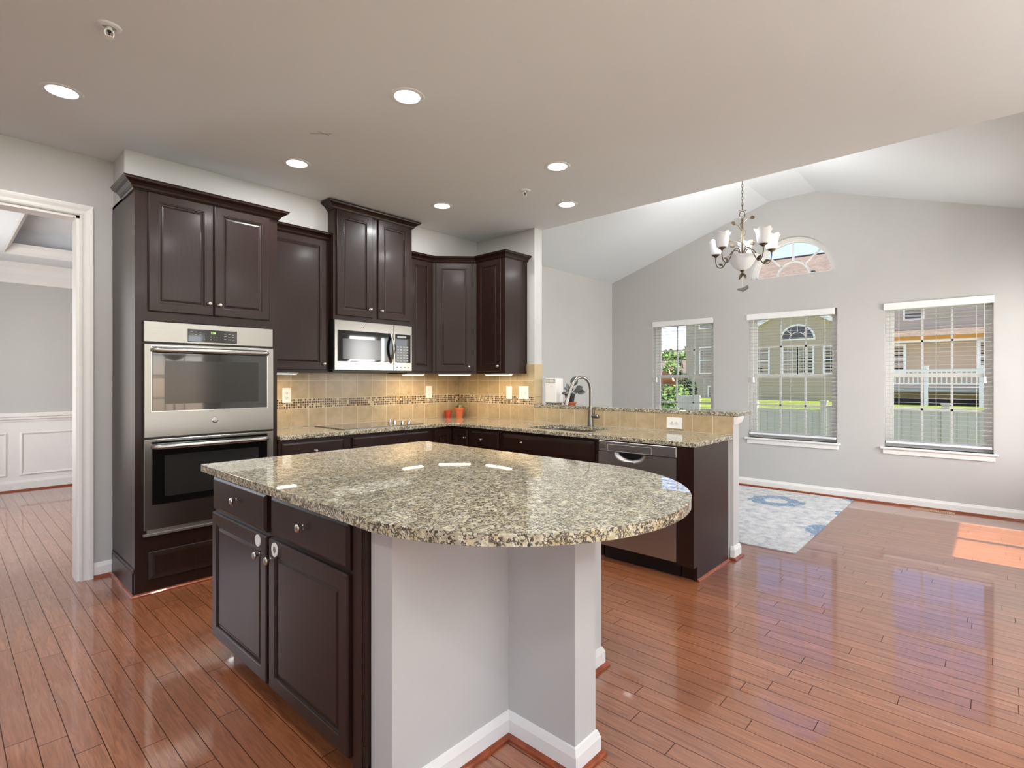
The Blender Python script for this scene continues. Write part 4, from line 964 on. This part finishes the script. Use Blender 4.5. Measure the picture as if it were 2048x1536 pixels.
for x, y, lab in ((.495, 2.761, 'white fire sprinkler head in the ceiling above the island, near the left'), (3.138, 2.731, 'white fire sprinkler head in the ceiling beyond the island')):
    t = thing('fire_sprinkler', lab, 'sprinkler', (x, y, ZC), 'ceiling fire sprinklers')
    bm = B(); lathe(bm, [(.022, -.002), (.026, -.010), (.040, -.007), (.044, 0)], (x, y, ZC), n=28); obj('escutcheon', bm, 'ceiling_paint', t, smooth=True)
    bm = B(); cyl(bm, (x, y, ZC), (x, y, ZC-.018), .010, n=14)
    for a in (0, PI):
        tube(bm, [(x+.010*math.cos(a), y+.010*math.sin(a), ZC-.012), (x+.016*math.cos(a), y+.016*math.sin(a), ZC-.026), (x+.013*math.cos(a), y+.013*math.sin(a), ZC-.040), (x, y, ZC-.046)], .0028, 8)
    obj('sprinkler_frame', bm, 'plastic_white', t, smooth=True)
    bm = B(); cyl(bm, (x, y, ZC-.018), (x, y, ZC-.042), .003, n=8); cyl(bm, (x, y, ZC-.018), (x, y, ZC-.024), .007, n=10); obj('valve', bm, 'slot_dark', t)
    bm = B(); lathe(bm, [(0, -.046), (.016, -.046), (.017, -.048), (0, -.048)], (x, y, ZC), n=20); obj('deflector', bm, 'plastic_white', t)
# faint patch on ceiling
t = bm = B()
for (a, b) in (((1.53, 3.06), (1.62, 2.97)), ((1.55, 3.0), (1.62, 3.0))):
    a_, b_ = Vector(a), Vector(b); dn = (b_-a_).normalized(); nn = Vector((-dn.y, dn.x))*.004
    prism(bm, [a_-nn, b_-nn, b_+nn, a_+nn], ZC-.0012, ZC-.0002)
simple('ceiling_scuff', (176, 173, 168), .9, .02)
tag(obj('ceiling_mark', bm, 'ceiling_scuff'), 'small faint crossed scuff mark on the kitchen ceiling', 'mark')

# added unseen behind the viewer: pale rug muting orange bounce, uplights for fill
bm = B(); box(bm, -3.1, 3.7, -4.2, -1.25, .001, .012); tag(obj('area_rug', bm, 'siding_tan'), 'large plain beige bounce rug added unseen behind the viewer', 'rug')
for x, y, lab in ((.2, -2.1, 'added white torchiere fill lamp, unseen behind the viewer, left side'), (2.7, -2.5, 'added white torchiere fill lamp, unseen behind the viewer, right side')):
    t = thing('added_fill_lamp', lab, 'lamp', (x, y, .012), 'added torchiere fill lamps')
    bm = B(); lathe(bm, [(0, 0), (.15, 0), (.15, .02), (.02, .035), (0, .035)], (x, y, .012)); obj('base', bm, 'plastic_white', t, smooth=True)
    bm = B(); cyl(bm, (x, y, .04), (x, y, 1.66), .012); obj('pole', bm, 'plastic_white', t)
    bm = B(); lathe(bm, [(.02, 0), (.10, .03), (.18, .10), (.185, .10), (.10, .022), (.02, -.01)], (x, y, 1.66), n=32); obj('lamp_shade', bm, 'plastic_white', t, smooth=True)
    area('fill_uplight', (x, y, 1.74), .2, 95, (1, .99, .97), (PI, 0, 0))
# ------------------------------------------------------------ chandelier
CX, CY = 5.235, 1.785
ch = thing('chandelier', 'bronze vine chandelier with five frosted shades and a glass bowl', 'chandelier', (CX, CY, 3.52))
def cz(py, d=5.02*1.0): return 1.3295-(py-759.84)*5.067/1053.42
bm = B(); lathe(bm, [(0, 0), (.06, 0), (.062, -.01), (.03, -.03), (0, -.035)], (CX, CY, 3.52), n=24); obj('ceiling_canopy', bm, 'bronze', ch, smooth=True)
ztop = cz(415); zring = cz(430); zst = cz(438); zh = cz(508); zb0 = cz(513); zb1 = cz(541)
bm = B(); z = 3.485; i = 0
while z > ztop+.02:
    a = PI/2*(i % 2)+.5; pts = [(CX+.008*math.cos(t_)*math.cos(a), CY+.008*math.cos(t_)*math.sin(a), z-.018+.019*math.sin(t_)) for t_ in [2*PI*k/12 for k in range(12)]]
    tube(bm, pts, .0022, 6, closed=True); z -= .030; i += 1
cyl(bm, (CX, CY, ztop+.03), (CX, CY, ztop-.03), .004, n=8); cyl(bm, (CX+.006, CY+.003, 3.5), (CX+.002, CY-.003, ztop), .0015, n=6); obj('chain', bm, 'bronze', ch, smooth=True)
bm = B(); R_ = Vector((math.sin(TH), -math.cos(TH), 0))
pts = [Vector((CX, CY, zring))+R_*(.026*math.sin(t_))*(1 if True else 0)+Vector((0, 0, .036*math.cos(t_))) for t_ in [2*PI*k/20 for k in range(20)]]
tube(bm, pts, .004, 8, closed=True); tube(bm, [Vector((CX, CY, zring+.036))+R_*k*.034+Vector((0, 0, .006*abs(k))) for k in (-1, -.5, 0, .5, 1)], .0035, 8)
obj('hanging_loop', bm, 'bronze', ch, smooth=True)
bm = B(); cyl(bm, (CX, CY, zring-.036), (CX, CY, zb0), .0095, n=14); lathe(bm, [(0, .03), (.012, .028), (.022, .018), (.05, .010), (.072, 0), (.072, -.006), (0, -.008)], (CX, CY, zb0), n=24); obj('stem', bm, 'bronze', ch, smooth=True)
bm = B(); pts = []
for k in range(60): q = k/59; a = 2*PI*2.3*q; rr = .012+.022*math.sin(PI*q*1.0); pts.append((CX+rr*math.cos(a), CY+rr*math.sin(a), zst-.01-(zst-zb0-.02)*q))
tube(bm, pts, .0032, 7)
def vleaf(p, dirv, L_, w): leaf(bm, p, Vector(p)+Vector(dirv).normalized()*L_, w, up=Vector((-.74, -.67, .3)), curl=.12)
def V3(side, z, f=0): return Vector((CX, CY, z))+R_*side+Vector((math.cos(TH), math.sin(TH), 0))*f
for s0, z0_, s1, z1_ in ((.0, cz(447), .10, cz(436)), (0, cz(462), -.09, cz(448)), (.0, cz(492), -.14, cz(482)), (.0, cz(496), -.10, cz(494)), (.0, cz(500), .10, cz(488))):
    a_, b_ = V3(s0, z0_, .01), V3(s1, z1_, .0); m_ = a_.lerp(b_, .5)+Vector((0, 0, .02)); tube(bm, curve_pts([a_, m_, b_], 5), .003, 6); leaf(bm, m_.lerp(b_, .5), b_+(b_-a_)*.2, .040, up=Vector((-.74, -.67, .3)), curl=.1)
obj('vine', bm, 'bronze', ch, smooth=True)
bm = B(); NW = 6
def rip(k, t_, r, h):
    f = 1+.06*math.cos(8*t_) if k >= 6 else 1+.015*math.cos(8*t_); return r*f, h+(.006*math.cos(8*t_) if k >= 6 else 0)
bowl = [(0, 0), (.03, .003), (.065, .022), (.095, .058), (.115, .092), (.128, .115), (.150, .130), (.153, .134), (.120, .116), (.086, .062), (0, .010)]
def ripb(k, t_, r, h):
    f = 1+.025*math.cos(10*t_) if 5 <= k <= 7 else 1; return r*f, h
lathe(bm, bowl, (CX, CY, zb1-.0), n=60, ripple=ripb); obj('glass_bowl', bm, 'frost_glass', ch, smooth=True)
bm = B(); lathe(bm, [(0, -.02), (.012, -.018), (.018, -.008), (.022, 0), (.024, .006), (0, .006)], (CX, CY, zb1), n=20)
for sg in (-1, 1): leaf(bm, V3(0, zb1-.02), V3(sg*.035, zb1-.09), .028, up=Vector((-.74, -.67, .3)))
obj('bottom_finial', bm, 'bronze', ch, smooth=True)
bm = B(); cyl(bm, (CX, CY, zb1-.02), (CX, CY, cz(575)), .0016, n=6); obj('pull_ribbon', bm, 'plastic_white', ch)
bm = B(); 
for k in range(3): leaf(bm, V3(-.055+.03*k, cz(579)-.006*k), V3(.01+.025*k, cz(582)+.02*k), .032, up=Vector((-.74, -.67, .3)))
leaf(bm, V3(.0, cz(584)), V3(.055, cz(570)), .03, up=Vector((-.74, -.67, .3))); o = obj('ribbon_bow', bm, 'magnet_gray', ch); o['label'] = 'small grey bow hanging below the bowl'
# arms: angles measured from camera-right axis
FW = Vector((math.cos(TH), math.sin(TH), 0)); AR_ = .265
for k in range(5):
    a = math.radians([197, 145, 325, 15, 250][k] if False else [205, 133, 60, 351, 288][k])
    # side (camera right) = cos, depth = sin
    dv = R_*math.cos(a)+FW*math.sin(a)
    c0 = Vector((CX, CY, zb0+.01)); zc0 = zb0-.055
    arm = curve_pts([c0+dv*.02, c0+dv*.045+Vector((0, 0, .055)), c0+dv*.095+Vector((0, 0, .055)), c0+dv*.145+Vector((0, 0, -.015)), c0+dv*.195+Vector((0, 0, -.085)), c0+dv*.245+Vector((0, 0, -.075)), c0+dv*AR_+Vector((0, 0, -.02)), c0+dv*AR_+Vector((0, 0, .022))], 6)
    bm = B(); tube(bm, arm, .0048, 8); tip = c0+dv*AR_+Vector((0, 0, .022))
    leaf(bm, c0+dv*.19+Vector((0, 0, -.08)), c0+dv*.24+Vector((0, 0, -.045)), .03, up=Vector((-.74, -.67, .3)))
    lathe(bm, [(0, 0), (.010, 0), (.016, .010), (.034, .022), (.036, .026), (0, .028)], tip, n=20); ar = obj('arm', bm, 'bronze', ch, smooth=True)
    bm = B()
    def rip5(kk, t_, r, h):
        w_ = [0, 0, .0, .01, .03, .07, .08, .08, .03, 0][min(kk, 9)]; return r*(1+w_*math.cos(6*t_)), h+w_*.08*math.cos(6*t_)
    lathe(bm, [(.028, 0), (.046, .004), (.054, .028), (.058, .070), (.062, .105), (.076, .135), (.078, .137), (.060, .106), (.054, .06), (.030, .008)], tip+Vector((0, 0, .026)), n=48, ripple=rip5); obj('glass_shade', bm, 'frost_glass', ar, smooth=True)
    bm = B(); lathe(bm, [(0, .015), (.012, .02), (.022, .05), (.018, .075), (0, .085)], tip+Vector((0, 0, .026)), n=16); obj('bulb', bm, 'bulb_glow', ar, smooth=True)
    pl_ = bpy.data.lights.new('chandelier_lamp', 'POINT'); pl_.energy = 4.5; pl_.shadow_soft_size = .05; lo = bpy.data.objects.new('chandelier_lamp', pl_); COL.objects.link(lo); lo.location = tip+Vector((0, 0, .20))

# ------------------------------------------------------------ outdoors
bm = B()
for (x0, z0, x1, z1) in ((7.1, -.45, 13.2, -.35), (13.2, -.35, 17.5, .60), (17.5, .60, 34, .72), (34, .72, 90, 1.0)):
    vs = [bm.verts.new(p) for p in ((x0, -25, z0), (x1, -25, z1), (x1, 60, z1), (x0, 60, z0))]; bm.faces.new(vs)
o = obj('lawn', bm, 'grass'); tag(o, 'sunny green lawn behind the fence', 'lawn', kind='stuff')
bm = B(); vs = [bm.verts.new(p) for p in ((-30, -40, -.5), (7.1, -40, -.5), (7.1, -.9, -.5), (-30, -.9, -.5))]; bm.faces.new(vs)
o = obj('lawn', bm, 'grass'); tag(o, 'lawn on the sunny side of the house, outside the frame', 'lawn', kind='stuff')
def siding(bm, F, u0, u1, z0, z1, lap=.105, holes=(), topf=None):
    z = z0
    while z < z1-1e-4:
        zt = min(z+lap, z1); a, b = u0, u1
        if topf: a, b = topf(z, u0, u1)
        segs = [(a, b)]
        for (h0, h1, hz0, hz1) in holes:
            if zt > hz0 and z < hz1:
                ns = []
                for s0, s1 in segs:
                    if h1 <= s0 or h0 >= s1: ns.append((s0, s1)); continue
                    if s0 < h0: ns.append((s0, h0))
                    if h1 < s1: ns.append((h1, s1))
                segs = ns
        for s0, s1 in segs:
            if s1-s0 < .01: continue
            v = [bm.verts.new(F.p(u, d, zz)) for u, d, zz in ((s0, .016, z), (s1, .016, z), (s1, .002, zt), (s0, .002, zt), (s0, 0, z), (s1, 0, z), (s1, 0, zt), (s0, 0, zt))]
            for f in ((0, 1, 2, 3), (4, 5, 1, 0), (3, 2, 6, 7), (4, 0, 3, 7), (1, 5, 6, 2)): bm.faces.new([v[i] for i in f])
        z = zt
def hwin(parent, F, u0, u1, z0, z1, cols=3, rows=2, tw=.05, rail=True, mat='black_glass'):
    bm = B(); fbox(bm, F, u0-tw, u0, 0, .035, z0-tw, z1+tw); fbox(bm, F, u1, u1+tw, 0, .035, z0-tw, z1+tw); fbox(bm, F, u0, u1, 0, .035, z1, z1+tw); fbox(bm, F, u0, u1, 0, .035, z0-tw, z0)
    if rail: fbox(bm, F, u0, u1, .0, .03, (z0+z1)/2-.02, (z0+z1)/2+.02)
    for i in range(1, cols): u = u0+(u1-u0)*i/cols; fbox(bm, F, u-.007, u+.007, .005, .022, z0, z1)
    if rows:
        for hh in ((z0, (z0+z1)/2), ((z0+z1)/2, z1)) if rail else ((z0, z1),):
            for i in range(1, rows): z = hh[0]+(hh[1]-hh[0])*i/rows; fbox(bm, F, u0, u1, .005, .022, z-.007, z+.007)
    w_ = obj('window_frame', bm, 'house_trim', parent)
    bm = B(); fbox(bm, F, u0, u1, .003, .008, z0, z1); obj('window_pane', bm, mat, w_)
# house A: gabled sunroom, seen through the middle window
XH = 20.0
ha = thing('neighbor_house', 'olive-sided neighbour house with a gabled sunroom, seen through the middle window', 'house', (XH, 5.1, .45), 'neighbouring houses')
F = FX(XH, 0); gy = 5.08; SL = .55; ev = 2.95
def gable(z, a, b):
    pk = 3.86; hw = (pk-z)/SL; return (max(a, -gy-hw), min(b, -gy+hw)) if z > ev else (a, b)
holes = []
bm = B(); siding(bm, F, -6.62, -3.50, .40, 3.86, holes=holes, topf=gable); box(bm, XH+.001, XH+3.5, 3.50, 6.62, .3, ev); obj('sunroom_wall', bm, 'siding_olive', ha)
bm = B()
for sg in (-1, 1):
    a = Vector((0, gy, 3.86)); b = Vector((0, gy+sg*1.85, 3.86-1.85*SL)); up_ = Vector((0, 0, .11))
    for x0, x1, up2, mt in ((XH-.14, XH+4.5, 0, 0),):
        v = [bm.verts.new((x, p.y, p.z+q)) for x in (x0, x1) for p, q in ((a, .02), (b, .02), (b, .16), (a, .16))]
        for f in ((0, 1, 2, 3), (7, 6, 5, 4), (0, 4, 5, 1), (1, 5, 6, 2), (2, 6, 7, 3), (3, 7, 4, 0)): bm.faces.new([v[i] for i in f])
obj('sunroom_roof', bm, 'house_trim', ha)
hwin(ha, F, -6.80+.0, -6.02+.10, 1.56, 2.46, 3, 3); hwin(ha, F, -5.42, -5.00, 1.56, 2.46, 3, 3); hwin(ha, F, -4.94, -4.52, 1.56, 2.46, 3, 3); hwin(ha, F, -4.16, -3.62, 1.56, 2.44, 3, 3)
bm = B()
for r0, r1, x0, x1 in ((.49, .55, -.03, .0), (.24, .26, -.03, 0)):
    P_ = []
    for i in range(25):
        a = PI*i/24; P_.append([bm.verts.new((XH+x, gy-.10+r*math.cos(a), 2.74+r*.92*math.sin(a))) for x, r in ((x0, r0), (x1, r0), (x1, r1), (x0, r1))])
    for a, b in zip(P_, P_[1:]):
        for i in range(4): bm.faces.new((a[i], a[(i+1) % 4], b[(i+1) % 4], b[i]))
box(bm, XH-.03, XH, gy-.65, gy+.45, 2.70, 2.745)
for a in (PI/4, PI/2, 3*PI/4): tube(bm, [(XH-.02, gy-.10+.25*math.cos(a), 2.74+.23*math.sin(a)), (XH-.02, gy-.1+.5*math.cos(a), 2.74+.46*math.sin(a))], .012, 6)
f_ = obj('arched_window_frame', bm, 'house_trim', ha)
bm = B(); fillsolid(bm, [[(XH-.022, gy-.10+.5*math.cos(PI*i/24), 2.74+.46*math.sin(PI*i/24)) for i in range(25)]], (.004, 0, 0)); obj('window_pane', bm, 'oven_inner', f_)
# main body behind with shingled roof
bm = B(); FB = FX(XH+1.0, 0); siding(bm, FB, -8.97*1.05, -6.70, .40, 4.5); box(bm, XH+1.0, XH+9, 3.2, 9.42, .4, 4.5); obj('main_wall', bm, 'siding_beige', ha)
hwin(ha, FB, -8.82, -8.2, 3.42, 4.2, 1, 0, rail=False); hwin(ha, FB, -8.80, -8.20, 1.62, 2.62, 1, 0); hwin(ha, FB, -8.45, -8.05, .55, 1.05, 2, 1, rail=False)
bm = B()
v = [bm.verts.new(p) for p in ((XH+.9, 3.25, 4.40), (XH+.9, 9.6, 4.40), (XH+6.5, 9.6, 6.95), (XH+6.5, 3.1, 6.88), (XH+6.2, 3.25, 6.78))]
f = bm.faces.new(v); e = bmesh.ops.extrude_face_region(bm, geom=[f]); bmesh.ops.translate(bm, verts=[q for q in e['geom'] if isinstance(q, bmesh.types.BMVert)], vec=(.1, 0, -.12)); obj('shingle_roof', bm, 'shingles', ha)
bm = B(); tube(bm, [(XH+6.5, 9.6, 6.97), (XH+6.5, 3.1, 6.9)], .05, 6); obj('roof_ridge', bm, 'dark_line', ha)
bm = B(); cyl(bm, (XH+2.9, 5.15, 5.2), (XH+2.9, 5.15, 5.55), .08, n=10); obj('roof_vent', bm, 'dark_line', ha)
# house B with deck, seen through right window
hb = thing('neighbor_house', 'tan-sided neighbour house with orange eave board, seen through the right window', 'house', (XH+.6, 1.2, .45), 'neighbouring houses')
XQ = XH+.6; F = FX(XQ, 0)
bm = B(); siding(bm, F, -3.18, 4.0, .45, 2.60); box(bm, XQ, XQ+6, -4, 3.18, .45, 2.6); obj('lower_wall', bm, 'siding_tan', hb)
bm = B(); FU = FX(XQ+.9, 0); siding(bm, FU, -3.18, 4.0, 2.86, 4.8); box(bm, XQ+.9, XQ+6, -4, 3.18, 2.8, 4.8); obj('upper_wall', bm, 'siding_beige', hb)
bm = B(); v = [bm.verts.new(p) for p in ((XQ-.25, -4, 2.66), (XQ-.25, 3.19, 2.66), (XQ+.9, 3.19, 2.92), (XQ+.9, -4, 2.92))]; f = bm.faces.new(v); e = bmesh.ops.extrude_face_region(bm, geom=[f]); bmesh.ops.translate(bm, verts=[q for q in e['geom'] if isinstance(q, bmesh.types.BMVert)], vec=(0, 0, .03)); obj('porch_roof', bm, 'shingles', hb)
bm = B(); box(bm, XQ-.28, XQ-.25, -4, 3.19, 2.54, 2.67); obj('eave_board', bm, 'fascia_orange', hb)
bm = B(); box(bm, XQ+.84, XQ+.90, -4, 3.18, 2.86, 2.93); obj('flashing', bm, 'dark_line', hb)
hwin(hb, F, -2.75, -2.10, 1.60, 2.40, 2, 2, tw=.07, mat='oven_inner'); hwin(hb, F, -.28, .25, 1.60, 2.42, 2, 2, tw=.08, mat='black_glass'); hwin(hb, FU, -2.15, -1.70, 3.32, 3.9, 1, 0, rail=False, mat='oven_inner')
dk = thing('wooden_deck', 'raised deck with white baluster railing, seen through the right window', 'deck', (XH-.6, 1, .45))
XK = XH-1.2
bm = B(); box(bm, XK, XQ-.3, -4, 2.60, .985, 1.12); obj('deck_floor', bm, 'deck_wood', dk)
bm = B(); box(bm, XK-.02, XK+.04, -4, 2.60, 1.56, 1.62); box(bm, XK-.02, XK+.04, -4, 2.60, 1.20, 1.24); obj('handrail', bm, 'house_trim', dk)
bm = B(); y = 2.52
while y > -2.5: box(bm, XK-.005, XK+.025, y, y+.032, 1.22, 1.58); y -= .105
obj('balusters', bm, 'house_trim', dk)
for y in (2.5, 1.36, .2, -1.2):
    bm = B(); box(bm, XK-.03, XK+.06, y, y+.09, .50, 1.70); box(bm, XK-.045, XK+.075, y-.015, y+.105, 1.70, 1.73); obj('post', bm, 'house_trim', dk)
bm = B(); box(bm, XQ-.9, XQ-.85, -4, 2.6, .78, .98); obj('under_deck_screen', bm, 'siding_olive', dk)
bm = B(); box(bm, XQ-.8, XQ-.75, -4, 2.6, .55, .80); obj('under_deck_dark_panel', bm, 'dark_line', dk)  # plain dark panel filling the band below the olive one
# fence
XF = 12.6
fn = thing('vinyl_fence', 'pale vinyl panel fence just outside the windows', 'fence', (XF, 2, -.4))
def ftop(y): return .83 if y < 2.7 else .74
bm = B()
for a, b in ((-3.2, -1.3), (-1.3, .60), (.72, 2.58), (2.70, 4.0), (5.30, 5.88)):
    z = .80 if b < 2.65 else .70
    if a > 4.3: z = .95
    box(bm, XF, XF+.03, a, b, -.35, z-.05); box(bm, XF-.012, XF+.042, a, b, z-.07, z); box(bm, XF-.012, XF+.042, a, b, -.30, -.2)
    y = a
    while y < b-.05: box(bm, XF-.006, XF, y+.004, y+.14, -.3, z-.07); y += .15
obj('fence_panels', bm, 'vinyl_fence', fn)
for y in (-1.3, .60, 2.58, 3.96):
    bm = B(); box(bm, XF-.04, XF+.07, y, y+.115, -.4, .87 if y < 3 else .80); box(bm, XF-.055, XF+.085, y-.015, y+.13, .87 if y < 3 else .80, .90 if y < 3 else .83); obj('fence_post', bm, 'vinyl_fence', fn)
# trees and bushes
def foliage(name, c, rx, ry, rz, n, mat, label, cat, size=.12, seed=1, trunk=None, grp='garden trees and bushes'):
    t = thing(name, label, cat, (c[0], c[1], c[2]-rz if not trunk else trunk), grp); R_n = random.Random(seed); bm = B()
    blobs = [(Vector((R_n.gauss(0, .45), R_n.gauss(0, .45), R_n.gauss(0, .45))), R_n.uniform(.35, .6)) for _ in range(9)]
    for i in range(n):
        b_, br = blobs[i % 9]; d = Vector((R_n.gauss(0, 1), R_n.gauss(0, 1), R_n.gauss(0, 1))).normalized()*br*R_n.uniform(.6, 1)
        q = b_+d; p = Vector((c[0]+q.x*rx, c[1]+q.y*ry, c[2]+q.z*rz)); u = Vector((R_n.gauss(0, 1), R_n.gauss(0, 1), R_n.gauss(0, 1))).normalized(); w_ = u.orthogonal().normalized(); s_ = size*R_n.uniform(.6, 1.3)
        bm.faces.new([bm.verts.new(p+u*s_), bm.verts.new(p+w_*s_*.5), bm.verts.new(p-u*s_), bm.verts.new(p-w_*s_*.5)])
    obj('foliage', bm, mat, t)
    if trunk is not None:
        bm = B(); cyl(bm, (c[0], c[1], trunk), (c[0], c[1], c[2]), .16, .06, n=8); obj('trunk', bm, 'bark', t)
foliage('leafy_tree', (36, 16.2, 3.0), 1.6, 1.9, .9, 1500, 'foliage_green', 'broad green tree beyond the distant house, seen through the left window', 'tree', .2, 2, trunk=.6)
foliage('leafy_tree', (38, 20.0, 3.0), 1.2, 1.0, .7, 500, 'foliage_dark', 'sparse dark tree left of the broad one, seen through the left window', 'tree', .16, 5, trunk=.6)
foliage('garden_bush', (15.5, 7.6, .80), .8, .62, .55, 900, 'foliage_green', 'bright green bush beside the fence, seen through the left window', 'bush', .09, 8)
foliage('garden_bush', (15.6, 6.9, .72), .2, .22, .14, 120, 'foliage_yellow', 'small yellow-green bush touching the fence, seen through the left window', 'bush', .07, 9)
foliage('evergreen_shrub', (18.5, 8.25, 1.1), .35, .42, .8, 500, 'foliage_dark', 'dark evergreen shrub against the beige house, seen through the left window', 'bush', .09, 10)
# distant house C
hc = thing('neighbor_house', 'distant brick house with white gable trim, seen through the left window', 'house', (29, 14, .6), 'neighbouring houses')
bm = B(); box(bm, 29, 34, 11.5, 18, .6, 1.75); obj('brick_wall', bm, 'brick_red', hc)
bm = B(); v = [bm.verts.new(p) for p in ((28.7, 11.3, 1.70), (28.7, 18.2, 1.70), (31.5, 18.2, 2.55), (31.5, 11.3, 2.55))]; f = bm.faces.new(v); e = bmesh.ops.extrude_face_region(bm, geom=[f]); bmesh.ops.translate(bm, verts=[q for q in e['geom'] if isinstance(q, bmesh.types.BMVert)], vec=(.05, 0, -.08)); obj('roof', bm, 'shingles', hc)
bm = B(); fillsolid(bm, [[(28.4, 13.55, 1.3), (28.4, 14.35, 1.3), (28.4, 13.95, 2.28)]], (.5, 0, 0)); obj('gable_dormer', bm, 'brick_red', hc)
bm = B(); tube(bm, [(28.35, 13.45, 1.25), (28.35, 13.95, 2.36), (28.35, 14.45, 1.25)], .045, 6); tube(bm, [(28.35, 14.7, 1.9), (28.35, 15.3, 1.1)], .045, 6); obj('gable_trim', bm, 'house_trim', hc)
